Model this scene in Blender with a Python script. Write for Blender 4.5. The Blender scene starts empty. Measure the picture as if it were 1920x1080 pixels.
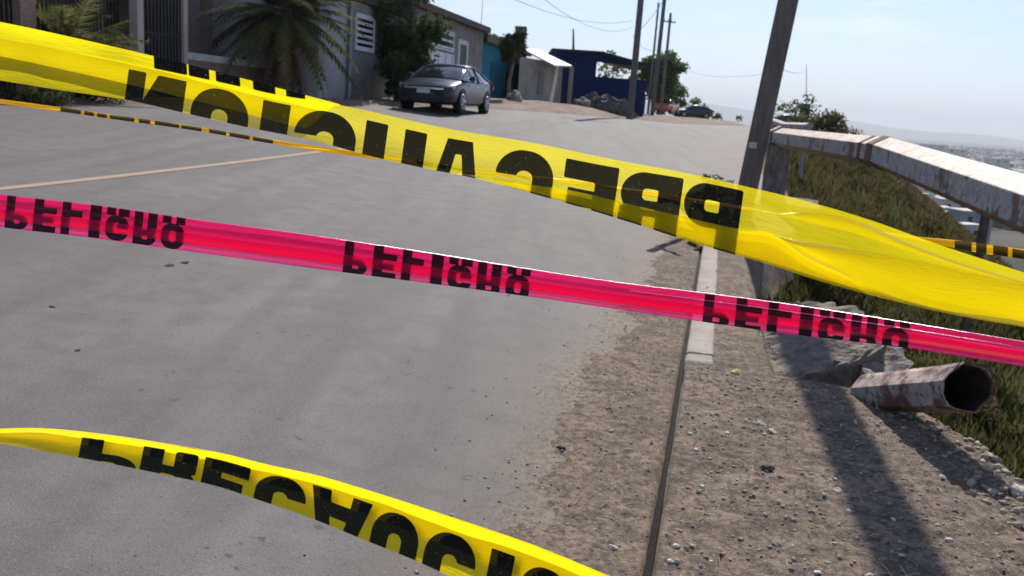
import bpy, bmesh, math, random
import numpy as np
from mathutils import Vector, Matrix, noise as mn
random.seed(7); rng = np.random.default_rng(7)
scene = bpy.context.scene
C = scene.collection
rad = math.radians
# ------------------------------------------------------------------ camera
FPX = 1650.0; PITCH = rad(11.6); ROLL = rad(4.0); EYE = 1.5
Fv = np.array([0, math.cos(PITCH), -math.sin(PITCH)]); R0 = np.array([1., 0, 0]); U0 = np.array([0, math.sin(PITCH), math.cos(PITCH)])
Rv = math.cos(ROLL)*R0 + math.sin(ROLL)*U0; Uv = math.cos(ROLL)*U0 - math.sin(ROLL)*R0
EYEP = np.array([0, 0, EYE])
cd = bpy.data.cameras.new('camera'); cam = bpy.data.objects.new('camera', cd); C.objects.link(cam)
cd.sensor_width = 36; cd.lens = FPX/1920*36; cd.clip_start = 0.05; cd.clip_end = 60000
cam.matrix_world = Matrix(((Rv[0], Uv[0], -Fv[0], 0), (Rv[1], Uv[1], -Fv[1], 0), (Rv[2], Uv[2], -Fv[2], EYE), (0, 0, 0, 1)))
cd.dof.use_dof = True; cd.dof.focus_distance = 1.2; cd.dof.aperture_fstop = cd.lens/2.3
scene.camera = cam
# ------------------------------------------------------------------ light
SUN_AZ = rad(14.3); SUN_EL = rad(38)
w = bpy.data.worlds.new("World"); scene.world = w; w.use_nodes = True
nt = w.node_tree; nt.nodes.clear()
def N(nt, typ, **kw):
    n = nt.nodes.new(typ)
    for k, v in kw.items():
        if k in n.inputs.keys() if isinstance(k, str) else False: n.inputs[k].default_value = v
        else: setattr(n, k, v)
    return n
sky = N(nt, 'ShaderNodeTexSky', sky_type='NISHITA', sun_disc=False, sun_elevation=SUN_EL, sun_rotation=SUN_AZ,
        altitude=1100, air_density=1.0, dust_density=1.2, ozone_density=1.5)
tc = N(nt, 'ShaderNodeTexCoord'); mp = N(nt, 'ShaderNodeMapping'); mp.inputs['Scale'].default_value = (1.2, 1.2, 9)
cn = N(nt, 'ShaderNodeTexNoise'); cn.inputs['Scale'].default_value = 5; cn.inputs['Detail'].default_value = 6; cn.inputs['Roughness'].default_value = .6
cr = N(nt, 'ShaderNodeMapRange'); cr.inputs[1].default_value = .50; cr.inputs[2].default_value = .78; cr.inputs[4].default_value = .5
mx = N(nt, 'ShaderNodeMix', data_type='RGBA'); mx.inputs[7].default_value = (11.5, 11.6, 11.8, 1)
hz = N(nt, 'ShaderNodeMix', data_type='RGBA', blend_type='MULTIPLY'); hz.inputs[0].default_value = 1.0; hz.inputs[7].default_value = (.84, .95, 1.15, 1)
bg = N(nt, 'ShaderNodeBackground'); bg.inputs[1].default_value = 0.093; wo = N(nt, 'ShaderNodeOutputWorld')
L = nt.links.new
L(tc.outputs['Generated'], mp.inputs[0]); L(mp.outputs[0], cn.inputs[0]); L(cn.outputs[0], cr.inputs[0]); L(cr.outputs[0], mx.inputs[0])
L(sky.outputs[0], hz.inputs[6]); L(hz.outputs[2], mx.inputs[6]); L(mx.outputs[2], bg.inputs[0]); L(bg.outputs[0], wo.inputs[0])
sd = bpy.data.lights.new('sun', 'SUN'); sd.energy = 4.7; sd.angle = rad(.32); sd.color = (1, .94, .85)
so = bpy.data.objects.new('sun', sd); C.objects.link(so)
sv = Vector((math.sin(SUN_AZ)*math.cos(SUN_EL), math.cos(SUN_AZ)*math.cos(SUN_EL), math.sin(SUN_EL)))
so.rotation_euler = sv.to_track_quat('Z', 'Y').to_euler()
scene.view_settings.view_transform = 'Standard'; scene.view_settings.look = 'None'
scene.view_settings.exposure = 0.27; scene.view_settings.gamma = 1
scene.cycles.max_bounces = 10; scene.cycles.diffuse_bounces = 5; scene.cycles.transparent_max_bounces = 24
scene.cycles.volume_bounces = 1; scene.cycles.use_denoising = True; scene.cycles.sample_clamp_indirect = 6

# ------------------------------------------------------------------ frames
PHI = rad(12.5)
Tv = np.array([math.sin(PHI), math.cos(PHI)]); Sv = np.array([math.cos(PHI), -math.sin(PHI)])
S0 = -0.063
def ray(px, py): return Fv + Rv*((px-960)/FPX) + Uv*((540-py)/FPX)
def at(px, py, D): return EYEP + ray(px, py)*D
def sm(a, b, x):
    u = np.clip((np.asarray(x, float)-a)/(b-a), 0, 1); return u*u*(3-2*u)
_tt = np.array([-30, 3, 28, 34, 48, 60, 100, 160, 400])
_bb = np.array([0, 0, 0, .35, 2.2, 3.8, 9, 17, 50])
def bend(t): return np.interp(t, _tt, _bb)
def width(t): return np.interp(t, [-20, 16, 20, 33, 46, 400], [12.8, 12.8, 11.2, 8.8, 7.0, 6.5])
def base(t, s):          # road plane and its continuation
    t = np.asarray(t, float); s = np.asarray(s, float)
    A = 1.15*sm(3, 50, t)
    k = 1-sm(25, 60, t)
    return A + .07*k*np.clip(-(s-bend(t)), 0, 10.5)
E_T = [-30, 2.5, 3.6, 4.3, 4.75, 5.0, 5.2, 6.5, 8, 9.5, 10.8, 12, 16, 30, 400]
E_S = [1.7, 1.56, 1.5, 1.42, 1.25, 1.05, .5, .42, .45, .42, .7, 1.1, 1.3, 1.5, 2.0]
def edge(t): return np.interp(t, E_T, E_S) + bend(t)
def ground(t, s):
    t = np.asarray(t, float); s = np.asarray(s, float)
    z = base(t, s)
    e = edge(t); sb = s-bend(t)
    plate = np.where(t < 5.1, .085, .066)
    pk = plate*(1-sm(13, 17, t)*(sb < 1.15)); z = z + pk*np.where(t < 5.12, sm(-.001, .012, sb), sm(.0, .06, sb)) - .02*((sb < 0) | ((t > 15) & (sb < 1.1)))
    q = np.clip(s-e, 0, None)
    drop = .42*sm(0, .3, q) + .26*q + .42*np.clip(q-4.2, 0, 60)
    hill = z-drop
    # shoulder bank on the left of the road, where the houses stand
    lw = -sb-width(t)
    hill = hill + .4*sm(34, 46, t)*sm(.3, 3.2, lw) + .12*sm(.1, .5, lw)
    # hill falls away far ahead and far behind the houses
    far = np.clip(t-112, 0, None); hill = hill - .16*far
    lf = np.clip(-s-60, 0, None); hill = hill - .2*lf
    plain = -46 + 8*sm(1500, 14000, np.hypot(t, s))
    near = -24 - 22*sm(100, 700, np.hypot(t, s))
    low = np.maximum(plain, near)
    return np.maximum(hill, low)
def W3(t, s, z): q = Tv*t + Sv*(s+S0); return np.array([q[0], q[1], z])
def ts(x, y): q = np.array([x, y]); return float(q@Tv), float(q@Sv)-S0
def gz(x, y): t, s = ts(x, y); return float(ground(t, s))
def gp(t, s, dz=0): return Vector(W3(t, s, float(ground(t, s))+dz))
def onground(px, D):     # ground point at view depth D under image column px
    P = at(px, 230, D); return Vector((P[0], P[1], gz(P[0], P[1])))
RZ = -PHI                # z rotation that aligns local +Y with the road

# ------------------------------------------------------------------ materials
MATS = {}
def mat(name, col, rough=.8, col2=None, scale=4, spec=.3, metal=0, bump=0, bscale=None, detail=5, lo=.35, hi=.65, stretch=None, coat=0):
    if name in MATS: return MATS[name]
    m = bpy.data.materials.new(name); m.use_nodes = True; n = m.node_tree; b = n.nodes['Principled BSDF']
    b.inputs['Roughness'].default_value = rough; b.inputs['Metallic'].default_value = metal
    b.inputs['Specular IOR Level'].default_value = spec; b.inputs['Coat Weight'].default_value = coat
    b.inputs['Base Color'].default_value = (*col, 1)
    if col2 or bump:
        t = n.nodes.new('ShaderNodeTexCoord'); mpn = n.nodes.new('ShaderNodeMapping'); n.links.new(t.outputs['Object'], mpn.inputs[0])
        if stretch: mpn.inputs['Scale'].default_value = stretch
    if col2:
        a = n.nodes.new('ShaderNodeTexNoise'); a.inputs['Scale'].default_value = scale; a.inputs['Detail'].default_value = detail; a.inputs['Roughness'].default_value = .65
        r = n.nodes.new('ShaderNodeMapRange'); r.inputs[1].default_value = lo; r.inputs[2].default_value = hi
        x = n.nodes.new('ShaderNodeMix'); x.data_type = 'RGBA'; x.inputs[6].default_value = (*col, 1); x.inputs[7].default_value = (*col2, 1)
        n.links.new(mpn.outputs[0], a.inputs[0]); n.links.new(a.outputs[0], r.inputs[0]); n.links.new(r.outputs[0], x.inputs[0]); n.links.new(x.outputs[2], b.inputs['Base Color'])
    if bump:
        a = n.nodes.new('ShaderNodeTexNoise'); a.inputs['Scale'].default_value = bscale or scale*3; a.inputs['Detail'].default_value = 6
        u = n.nodes.new('ShaderNodeBump'); u.inputs['Strength'].default_value = bump; u.inputs['Distance'].default_value = .02
        n.links.new(mpn.outputs[0], a.inputs[0]); n.links.new(a.outputs[0], u.inputs['Height']); n.links.new(u.outputs[0], b.inputs['Normal'])
    MATS[name] = m; return m
def leafmat(name, c1, c2, scale=1.5, trans=.45):
    if name in MATS: return MATS[name]
    m = bpy.data.materials.new(name); m.use_nodes = True; n = m.node_tree; n.nodes.clear()
    o = n.nodes.new('ShaderNodeOutputMaterial'); g = n.nodes.new('ShaderNodeNewGeometry')
    t = n.nodes.new('ShaderNodeTexCoord'); a = n.nodes.new('ShaderNodeTexNoise'); a.inputs['Scale'].default_value = scale; a.inputs['Detail'].default_value = 3
    r = n.nodes.new('ShaderNodeMapRange'); r.inputs[1].default_value = .35; r.inputs[2].default_value = .65
    av = n.nodes.new('ShaderNodeMath'); av.operation = 'ADD'; hv = n.nodes.new('ShaderNodeMath'); hv.operation = 'MULTIPLY'; hv.inputs[1].default_value = .5
    x = n.nodes.new('ShaderNodeMix'); x.data_type = 'RGBA'; x.inputs[6].default_value = (*c1, 1); x.inputs[7].default_value = (*c2, 1)
    d = n.nodes.new('ShaderNodeBsdfDiffuse'); tr = n.nodes.new('ShaderNodeBsdfTranslucent'); mx = n.nodes.new('ShaderNodeMixShader'); mx.inputs[0].default_value = trans
    l = n.links.new
    l(t.outputs['Object'], a.inputs[0]); l(a.outputs[0], r.inputs[0]); l(r.outputs[0], av.inputs[0]); l(g.outputs['Random Per Island'], av.inputs[1]); l(av.outputs[0], hv.inputs[0]); l(hv.outputs[0], x.inputs[0])
    l(x.outputs[2], d.inputs[0]); l(x.outputs[2], tr.inputs[0]); l(d.outputs[0], mx.inputs[1]); l(tr.outputs[0], mx.inputs[2]); l(mx.outputs[0], o.inputs[0])
    MATS[name] = m; return m
def film(name, col, trans=.22, tint=None, ink=(.012, .015, .012), gloss=.10, seethru=.05):
    """thin polythene film; 'ink' point attribute > 0 is printed"""
    m = bpy.data.materials.new(name); m.use_nodes = True; n = m.node_tree; n.nodes.clear(); l = n.links.new
    o = n.nodes.new('ShaderNodeOutputMaterial')
    at_ = n.nodes.new('ShaderNodeAttribute'); at_.attribute_name = 'ink'
    tcn = n.nodes.new('ShaderNodeTexCoord')
    sp = n.nodes.new('ShaderNodeTexNoise'); sp.inputs['Scale'].default_value = 900; sp.inputs['Detail'].default_value = 2; l(tcn.outputs['Object'], sp.inputs[0])
    spk = n.nodes.new('ShaderNodeMath'); spk.operation = 'LESS_THAN'; spk.inputs[1].default_value = .735; l(sp.outputs[0], spk.inputs[0])
    gt = n.nodes.new('ShaderNodeMath'); gt.operation = 'GREATER_THAN'; gt.inputs[1].default_value = 0; l(at_.outputs['Fac'], gt.inputs[0])
    k = n.nodes.new('ShaderNodeMath'); k.operation = 'MULTIPLY'; l(gt.outputs[0], k.inputs[0]); l(spk.outputs[0], k.inputs[1])
    # fine lengthwise stretch creases
    bn = n.nodes.new('ShaderNodeTexNoise'); bn.inputs['Scale'].default_value = 14; bn.inputs['Detail'].default_value = 4; l(tcn.outputs['UV'], bn.inputs[0])
    bu = n.nodes.new('ShaderNodeBump'); bu.inputs['Strength'].default_value = .28; bu.inputs['Distance'].default_value = .004; l(bn.outputs[0], bu.inputs['Height'])
    d = n.nodes.new('ShaderNodeBsdfDiffuse'); t = n.nodes.new('ShaderNodeBsdfTranslucent'); tp = n.nodes.new('ShaderNodeBsdfTransparent'); g = n.nodes.new('ShaderNodeBsdfGlossy')
    d.inputs[0].default_value = (*col, 1); t.inputs[0].default_value = (*col, 1); tp.inputs[0].default_value = (*(tint or col), 1)
    g.inputs['Roughness'].default_value = .22; g.inputs[0].default_value = (1, 1, 1, 1)
    for q in (d, t, g): l(bu.outputs[0], q.inputs['Normal'])
    m1 = n.nodes.new('ShaderNodeMixShader'); m1.inputs[0].default_value = .72; l(d.outputs[0], m1.inputs[1]); l(t.outputs[0], m1.inputs[2])
    m2 = n.nodes.new('ShaderNodeMixShader'); m2.inputs[0].default_value = trans; l(m1.outputs[0], m2.inputs[1]); l(tp.outputs[0], m2.inputs[2])
    di = n.nodes.new('ShaderNodeBsdfDiffuse'); di.inputs[0].default_value = (*ink, 1); ti = n.nodes.new('ShaderNodeBsdfTransparent'); ti.inputs[0].default_value = (*(tint or col), 1)
    mi = n.nodes.new('ShaderNodeMixShader'); mi.inputs[0].default_value = seethru; l(di.outputs[0], mi.inputs[1]); l(ti.outputs[0], mi.inputs[2])
    m3 = n.nodes.new('ShaderNodeMixShader'); l(k.outputs[0], m3.inputs[0]); l(m2.outputs[0], m3.inputs[1]); l(mi.outputs[0], m3.inputs[2])
    fr = n.nodes.new('ShaderNodeFresnel'); fr.inputs[0].default_value = 1.4; fm = n.nodes.new('ShaderNodeMath'); fm.operation = 'MULTIPLY'; fm.inputs[1].default_value = gloss*6; bn.inputs['Roughness'].default_value = .6; l(fr.outputs[0], fm.inputs[0])
    m4 = n.nodes.new('ShaderNodeMixShader'); l(fm.outputs[0], m4.inputs[0]); l(m3.outputs[0], m4.inputs[1]); l(g.outputs[0], m4.inputs[2]); l(m4.outputs[0], o.inputs[0])
    return m

# ------------------------------------------------------------------ mesh helpers
class MB:
    def __init__(s): s.v = []; s.f = []
    def add(s, vs, fs):
        o = len(s.v); s.v += [tuple(v) for v in vs]; s.f += [tuple(i+o for i in f) for f in fs]; return s
    def box(s, a, b, M=None):
        (x0, y0, z0), (x1, y1, z1) = a, b
        vs = [Vector(p) for p in ((x0,y0,z0),(x1,y0,z0),(x1,y1,z0),(x0,y1,z0),(x0,y0,z1),(x1,y0,z1),(x1,y1,z1),(x0,y1,z1))]
        if M is not None: vs = [M@v for v in vs]
        return s.add(vs, [(0,3,2,1),(4,5,6,7),(0,1,5,4),(1,2,6,5),(2,3,7,6),(3,0,4,7)])
    def tube(s, pts, r, n=8, caps=True, phase=0):
        pts = [Vector(p) for p in pts]; rs = r if hasattr(r, '__len__') else [r]*len(pts)
        vs = []; ref = None
        for i, p in enumerate(pts):
            d = (pts[min(i+1, len(pts)-1)]-pts[max(i-1, 0)]).normalized()
            if ref is None: ref = Vector((0, 0, 1)) if abs(d.z) < .9 else Vector((1, 0, 0))
            a = d.cross(ref).normalized(); b = a.cross(d).normalized(); ref = b
            for k in range(n):
                an = 2*math.pi*k/n+phase; vs.append(p+a*math.cos(an)*rs[i]+b*math.sin(an)*rs[i])
        fs = [(i*n+k, i*n+(k+1) % n, (i+1)*n+(k+1) % n, (i+1)*n+k) for i in range(len(pts)-1) for k in range(n)]
        if caps: fs += [tuple(range(n))[::-1], tuple((len(pts)-1)*n+k for k in range(n))]
        return s.add(vs, fs)
    def prism(s, poly, y0, y1, M=None):     # polygon in local XZ extruded along Y
        n = len(poly); vs = [Vector((x, y0, z)) for x, z in poly]+[Vector((x, y1, z)) for x, z in poly]
        if M is not None: vs = [M@v for v in vs]
        return s.add(vs, [tuple(range(n)), tuple(range(n, 2*n))[::-1]]+[(i, i+n, (i+1) % n+n, (i+1) % n) for i in range(n)])
    def build(s, name, m, parent=None, smooth=False, loc=None, bevel=0):
        me = bpy.data.meshes.new(name); me.from_pydata(s.v, [], s.f); me.validate(); me.update()
        bm = bmesh.new(); bm.from_mesh(me); bmesh.ops.recalc_face_normals(bm, faces=bm.faces); bm.to_mesh(me); bm.free()
        o = bpy.data.objects.new(name, me); C.objects.link(o)
        if m: me.materials.append(m)
        if smooth: me.polygons.foreach_set('use_smooth', [True]*len(me.polygons))
        if bevel:
            b = o.modifiers.new('bevel', 'BEVEL'); b.width = bevel; b.segments = 2
        if parent: o.parent = parent
        if loc is not None: o.location = loc
        return o
def rawmesh(name, V, Fq, m, parent=None, smooth=False):
    me = bpy.data.meshes.new(name); V = np.asarray(V, np.float32); Fq = np.asarray(Fq, np.int32); k = Fq.shape[1]
    me.vertices.add(len(V)); me.vertices.foreach_set('co', V.ravel()); me.loops.add(Fq.size); me.loops.foreach_set('vertex_index', Fq.ravel())
    me.polygons.add(len(Fq)); me.polygons.foreach_set('loop_start', np.arange(0, Fq.size, k, dtype=np.int32)); me.polygons.foreach_set('loop_total', np.full(len(Fq), k, np.int32))
    if smooth: me.polygons.foreach_set('use_smooth', np.ones(len(Fq), bool))
    me.update(calc_edges=True)
    if m: me.materials.append(m)
    o = bpy.data.objects.new(name, me); C.objects.link(o)
    if parent: o.parent = parent
    return o
def empty(name, loc, rz=0):
    o = bpy.data.objects.new(name, None); C.objects.link(o); o.location = loc; o.rotation_euler = (0, 0, rz); o.empty_display_size = .2; return o
def tag(o, label=None, cat=None, group=None, kind=None):
    if label: o['label'] = label
    if cat: o['category'] = cat
    if group: o['group'] = group
    if kind: o['kind'] = kind
    return o
def gridmesh(name, X, m, smooth=True, parent=None):
    a, b, _ = X.shape; idx = np.arange(a*b).reshape(a, b)
    Fq = np.stack([idx[:-1, :-1], idx[1:, :-1], idx[1:, 1:], idx[:-1, 1:]], -1).reshape(-1, 4)
    return rawmesh(name, X.reshape(-1, 3), Fq, m, parent, smooth)
# value noise (vectorised)
def vnoise(x, y, seed=0):
    xi = np.floor(x).astype(np.int64); yi = np.floor(y).astype(np.int64); fx = x-xi; fy = y-yi
    fx = fx*fx*(3-2*fx); fy = fy*fy*(3-2*fy)
    def h(a, b):
        n = (a*374761393 + b*668265263 + seed*974634777) & 0x7fffffff
        n = ((n ^ (n >> 13))*1274126177) & 0x7fffffff
        return ((n ^ (n >> 16)) & 0xffff)/65535.
    return (h(xi, yi)*(1-fx)+h(xi+1, yi)*fx)*(1-fy)+(h(xi, yi+1)*(1-fx)+h(xi+1, yi+1)*fx)*fy
def fbm(x, y, o=4, seed=0):
    v = 0; a = .5; n = 0
    for i in range(o): v = v+a*vnoise(x, y, seed+i*17); n += a; a *= .5; x = x*2.03; y = y*2.03
    return v/n-.5

# ------------------------------------------------------------------ ground and road
def dirtlift(t, s):     # ragged dirt lying on the asphalt by the kerb
    sb = s-bend(t)
    r = fbm(t*2.3, s*2.3, 4, 3); r2 = fbm(t*9, s*9, 3, 8)
    m = (sb+.56+.55*r+.18*r2)
    return np.clip(m*.07-.004, -.02, .02)*(sb < 0.0)*(1-sm(10, 15, t))-.03*sm(10, 15, t)
def axis(segs):
    out = [np.arange(a, b, st) for a, b, st in segs]; return np.concatenate(out)
ta = np.concatenate([axis([(-25, 1, 2), (1, 2.2, .1), (2.2, 5.8, .016), (5.8, 8, .04), (8, 13, .1), (13, 40, .5), (40, 120, 2.), (120, 400, 10), (400, 2000, 80)]), np.array([2000, 3000, 5000, 8000, 12000, 18000, 26000.])])
sa = np.concatenate([np.array([-26000., -12000, -5000, -2000, -900, -400, -250, -150, -110, -80, -60, -45, -35]), axis([(-28, -14, 1.), (-14, -6, .25), (-6, -1.3, .4), (-1.3, 2.1, .016), (2.1, 3, .05), (3, 8, .25), (8, 30, 1.), (30, 120, 5), (120, 600, 30)]), np.array([600, 1000, 2000, 4000, 8000, 14000, 26000.])])
TT, SS = np.meshgrid(ta, sa, indexing='ij')
ZZ = ground(TT, SS)
nearm = (np.abs(TT) < 40)
SB = SS-bend(TT)
land = (SB > 0.0) | (SB < -width(TT))
rough = .018*fbm(TT*5, SS*5, 4, 1) + .016*fbm(TT*22, SS*22, 3, 2)+ .010*np.clip(fbm(TT*45, SS*45, 2, 5)-.12, 0, 1)*6*.6
ZZ = ZZ + np.where(land & nearm, rough, 0)
# keep the kerb face clean: dirt never bulges out over the gutter
ZZ = ZZ - .075*((SB > -.026) & (SB < .004) & (TT < 30))*(TT > -5)*(.75+.8*np.clip(fbm(TT*7, TT*0+3, 3, 77), -.4, .4))
ZZ = ZZ + np.where((SB <= -.026) & (SB > -1.6) & (TT < 60), .02+np.where(dirtlift(TT, SS) > 0, dirtlift(TT, SS)+rough*.8, dirtlift(TT, SS)), 0)
offroad = (SS-edge(TT) > .1) & (TT < 400)
ZZ = ZZ + np.where(offroad, .35*fbm(TT*.7, SS*.7, 4, 12)*sm(0, 2, SS-edge(TT)) + .12*fbm(TT*4, SS*4, 3, 6), 0)
ZZ = ZZ + np.where(SB < -width(TT)-.2, .15*fbm(TT*.8, SS*.8, 3, 15), 0)
XY = TT[..., None]*Tv+(SS[..., None]+S0)*Sv
def ground_mat():
    m = bpy.data.materials.new('dirt'); m.use_nodes = True; n = m.node_tree; b = n.nodes['Principled BSDF']; l = n.links.new
    b.inputs['Roughness'].default_value = .95; b.inputs['Specular IOR Level'].default_value = .15
    t = n.nodes.new('ShaderNodeTexCoord')
    def ns(sc, det=6, ro=.65):
        a = n.nodes.new('ShaderNodeTexNoise'); a.inputs['Scale'].default_value = sc; a.inputs['Detail'].default_value = det; a.inputs['Roughness'].default_value = ro; l(t.outputs['Object'], a.inputs[0]); return a
    def mr(src, lo, hi):
        r = n.nodes.new('ShaderNodeMapRange'); r.inputs[1].default_value = lo; r.inputs[2].default_value = hi; l(src, r.inputs[0]); return r.outputs[0]
    def mix(f, a, c):
        x = n.nodes.new('ShaderNodeMix'); x.data_type = 'RGBA'; l(f, x.inputs[0])
        for i, q in ((6, a), (7, c)):
            if isinstance(q, tuple): x.inputs[i].default_value = (*q, 1)
            else: l(q, x.inputs[i])
        return x.outputs[2]
    c = mix(mr(ns(3.5).outputs[0], .38, .62), (.33, .25, .18), (.20, .157, .12))
    c = mix(mr(ns(9, 5).outputs[0], .50, .64), c, (.15, .12, .095))
    c = mix(mr(ns(28).outputs[0], .45, .62), c, (.12, .098, .08))
    c = mix(mr(ns(60, 4).outputs[0], .56, .68), c, (.42, .335, .25))
    c = mix(mr(ns(160, 3).outputs[0], .58, .68), c, (.065, .055, .048))
    # dry scrub soil on the slope and the far plain: by the vertex attribute 'slope'
    a = n.nodes.new('ShaderNodeAttribute'); a.attribute_name = 'slope'
    sl = mix(mr(ns(.6).outputs[0], .4, .6), (.035, .036, .017), (.06, .05, .028))
    c = mix(a.outputs['Fac'], c, sl)
    a2 = n.nodes.new('ShaderNodeAttribute'); a2.attribute_name = 'plain'
    pl = mix(mr(ns(.02).outputs[0], .45, .6), (.10, .085, .065), (.045, .05, .03))
    c = mix(a2.outputs['Fac'], c, pl)
    a3 = n.nodes.new('ShaderNodeAttribute'); a3.attribute_name = 'sand'
    sn = mix(mr(ns(1.5).outputs[0], .4, .6), (.33, .25, .20), (.20, .155, .125))
    c = mix(a3.outputs['Fac'], c, sn)
    l(c, b.inputs['Base Color'])
    bu = n.nodes.new('ShaderNodeBump'); bu.inputs['Strength'].default_value = .8; bu.inputs['Distance'].default_value = .012; l(ns(90, 5, .7).outputs[0], bu.inputs['Height']); l(bu.outputs[0], b.inputs['Normal'])
    return m
X = np.concatenate([XY, ZZ[..., None]], -1)
go = gridmesh('ground', X, ground_mat()); tag(go, kind='structure')
def vattr(o, name, arr):
    a = o.data.attributes.new(name, 'FLOAT', 'POINT'); a.data.foreach_set('value', np.asarray(arr, np.float32).ravel())
dist = np.hypot(TT, SS)
vattr(go, 'slope', sm(.15, .6, SS-edge(TT)+.3*fbm(TT*3, SS*3, 3, 4))*(1-sm(250, 500, dist)))
vattr(go, 'plain', sm(200, 450, dist))
vattr(go, 'sand', sm(-.2, .6, -SB-width(TT))*(1-sm(150, 300, dist)))

def road_mat():
    m = bpy.data.materials.new('asphalt'); m.use_nodes = True; n = m.node_tree; b = n.nodes['Principled BSDF']; l = n.links.new
    b.inputs['Roughness'].default_value = .82; b.inputs['Specular IOR Level'].default_value = .3
    t = n.nodes.new('ShaderNodeTexCoord')
    def ns(sc, det=5, ro=.6, st=None):
        mpn = n.nodes.new('ShaderNodeMapping'); l(t.outputs['Object'], mpn.inputs[0])
        if st: mpn.inputs['Rotation'].default_value = (0, 0, PHI); mpn.inputs['Scale'].default_value = st
        a = n.nodes.new('ShaderNodeTexNoise'); a.inputs['Scale'].default_value = sc; a.inputs['Detail'].default_value = det; a.inputs['Roughness'].default_value = ro; l(mpn.outputs[0], a.inputs[0]); return a.outputs[0]
    def mr(src, lo, hi, c=1):
        r = n.nodes.new('ShaderNodeMapRange'); r.inputs[1].default_value = lo; r.inputs[2].default_value = hi; r.inputs[4].default_value = c; l(src, r.inputs[0]); return r.outputs[0]
    def mix(f, a, c):
        x = n.nodes.new('ShaderNodeMix'); x.data_type = 'RGBA'; l(f, x.inputs[0])
        for i, q in ((6, a), (7, c)):
            if isinstance(q, tuple): x.inputs[i].default_value = (*q, 1)
            else: l(q, x.inputs[i])
        return x.outputs[2]
    c = mix(mr(ns(.8, 6, .6, (1, .25, 1)), .38, .62), (.155, .144, .136), (.198, .182, .168))
    c = mix(mr(ns(4, 6), .42, .66, .7), c, (.122, .113, .107))
    c = mix(mr(ns(1.1, 4, .5, (2.2, .12, 1)), .50, .66, .7), c, (.12, .114, .110))
    c = mix(mr(ns(115, 3, .7), .53, .68, .75), c, (.075, .07, .066))
    c = mix(mr(ns(170, 3, .7), .57, .70, .8), c, (.34, .315, .29))
    c = mix(mr(ns(16, 2, .4), .735, .75, .7), c, (.07, .066, .062))
    a = n.nodes.new('ShaderNodeAttribute'); a.attribute_name = 'dust'
    dm = n.nodes.new('ShaderNodeMath'); dm.operation = 'MULTIPLY'; l(a.outputs['Fac'], dm.inputs[0]); l(mr(ns(6, 7, .75), .34, .56), dm.inputs[1])
    dn = mix(mr(ns(28, 6, .65), .45, .62), mix(mr(ns(3.5, 6, .65), .38, .62), (.26, .20, .15), (.19, .155, .12)), (.11, .09, .075))
    dn = mix(mr(ns(60, 4, .65), .56, .68), dn, (.36, .29, .215)); dn = mix(mr(ns(160, 3, .65), .56, .66), dn, (.06, .05, .045))
    sm1 = n.nodes.new('ShaderNodeMath'); sm1.operation = 'ADD'; sm2 = n.nodes.new('ShaderNodeMath'); sm2.operation = 'MULTIPLY_ADD'; sm2.inputs[1].default_value = 1.15; sm2.inputs[2].default_value = -.57
    l(ns(20, 8, .8), sm2.inputs[0]); l(a.outputs['Fac'], sm1.inputs[0]); l(sm2.outputs[0], sm1.inputs[1])
    thin = mix(dm.outputs[0], c, (.215, .18, .148)); c = mix(mr(sm1.outputs[0], .42, .78), thin, dn)
    l(c, b.inputs['Base Color'])
    bu = n.nodes.new('ShaderNodeBump'); bu.inputs['Strength'].default_value = .55; bu.inputs['Distance'].default_value = .006; l(ns(150, 3, .7), bu.inputs['Height']); l(bu.outputs[0], b.inputs['Normal'])
    return m
tr = axis([(-20, 2, 1), (2, 12, .1), (12, 60, .5), (60, 118, 2)]); ur = np.linspace(0, 1, 110)**1.0
TR, UR = np.meshgrid(tr, ur, indexing='ij'); SR = bend(TR)-.034+1.1*sm(13, 17, TR)-(width(TR)+.25+1.1*sm(13, 17, TR))*UR
ZR = base(TR, SR)+.004*fbm(TR*1.2, SR*1.2, 3, 2)
ro = gridmesh('road', np.concatenate([TR[..., None]*Tv+(SR[..., None]+S0)*Sv, ZR[..., None]], -1), road_mat()); tag(ro, kind='structure')
sbr = SR-bend(TR)
vattr(ro, 'dust', 1.0*sm(-1.2, -.22, sbr+.4*fbm(TR*1.7, SR*1.7, 4))*(1-.55*sm(9, 16, TR))+.5*sm(1.5, -.1, width(TR)+sbr)*.9)
# faded centre line
tm = np.arange(-6, 15.2, .15); um = np.array([-.06, 0, .06])
TM, UM = np.meshgrid(tm, um, indexing='ij'); SM = -6.22+UM*(1+.25*fbm(TM*3, UM*0+1, 3)); ZM = base(TM, SM)+.004*fbm(TM*1.2, SM*1.2, 3, 2)+.005
mk = gridmesh('road_marking', np.concatenate([TM[..., None]*Tv+(SM[..., None]+S0)*Sv, ZM[..., None]], -1), mat('worn_paint', (.50, .33, .22), .8, (.27, .23, .21), 30, lo=.4, hi=.68)); tag(mk, kind='structure')
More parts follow.
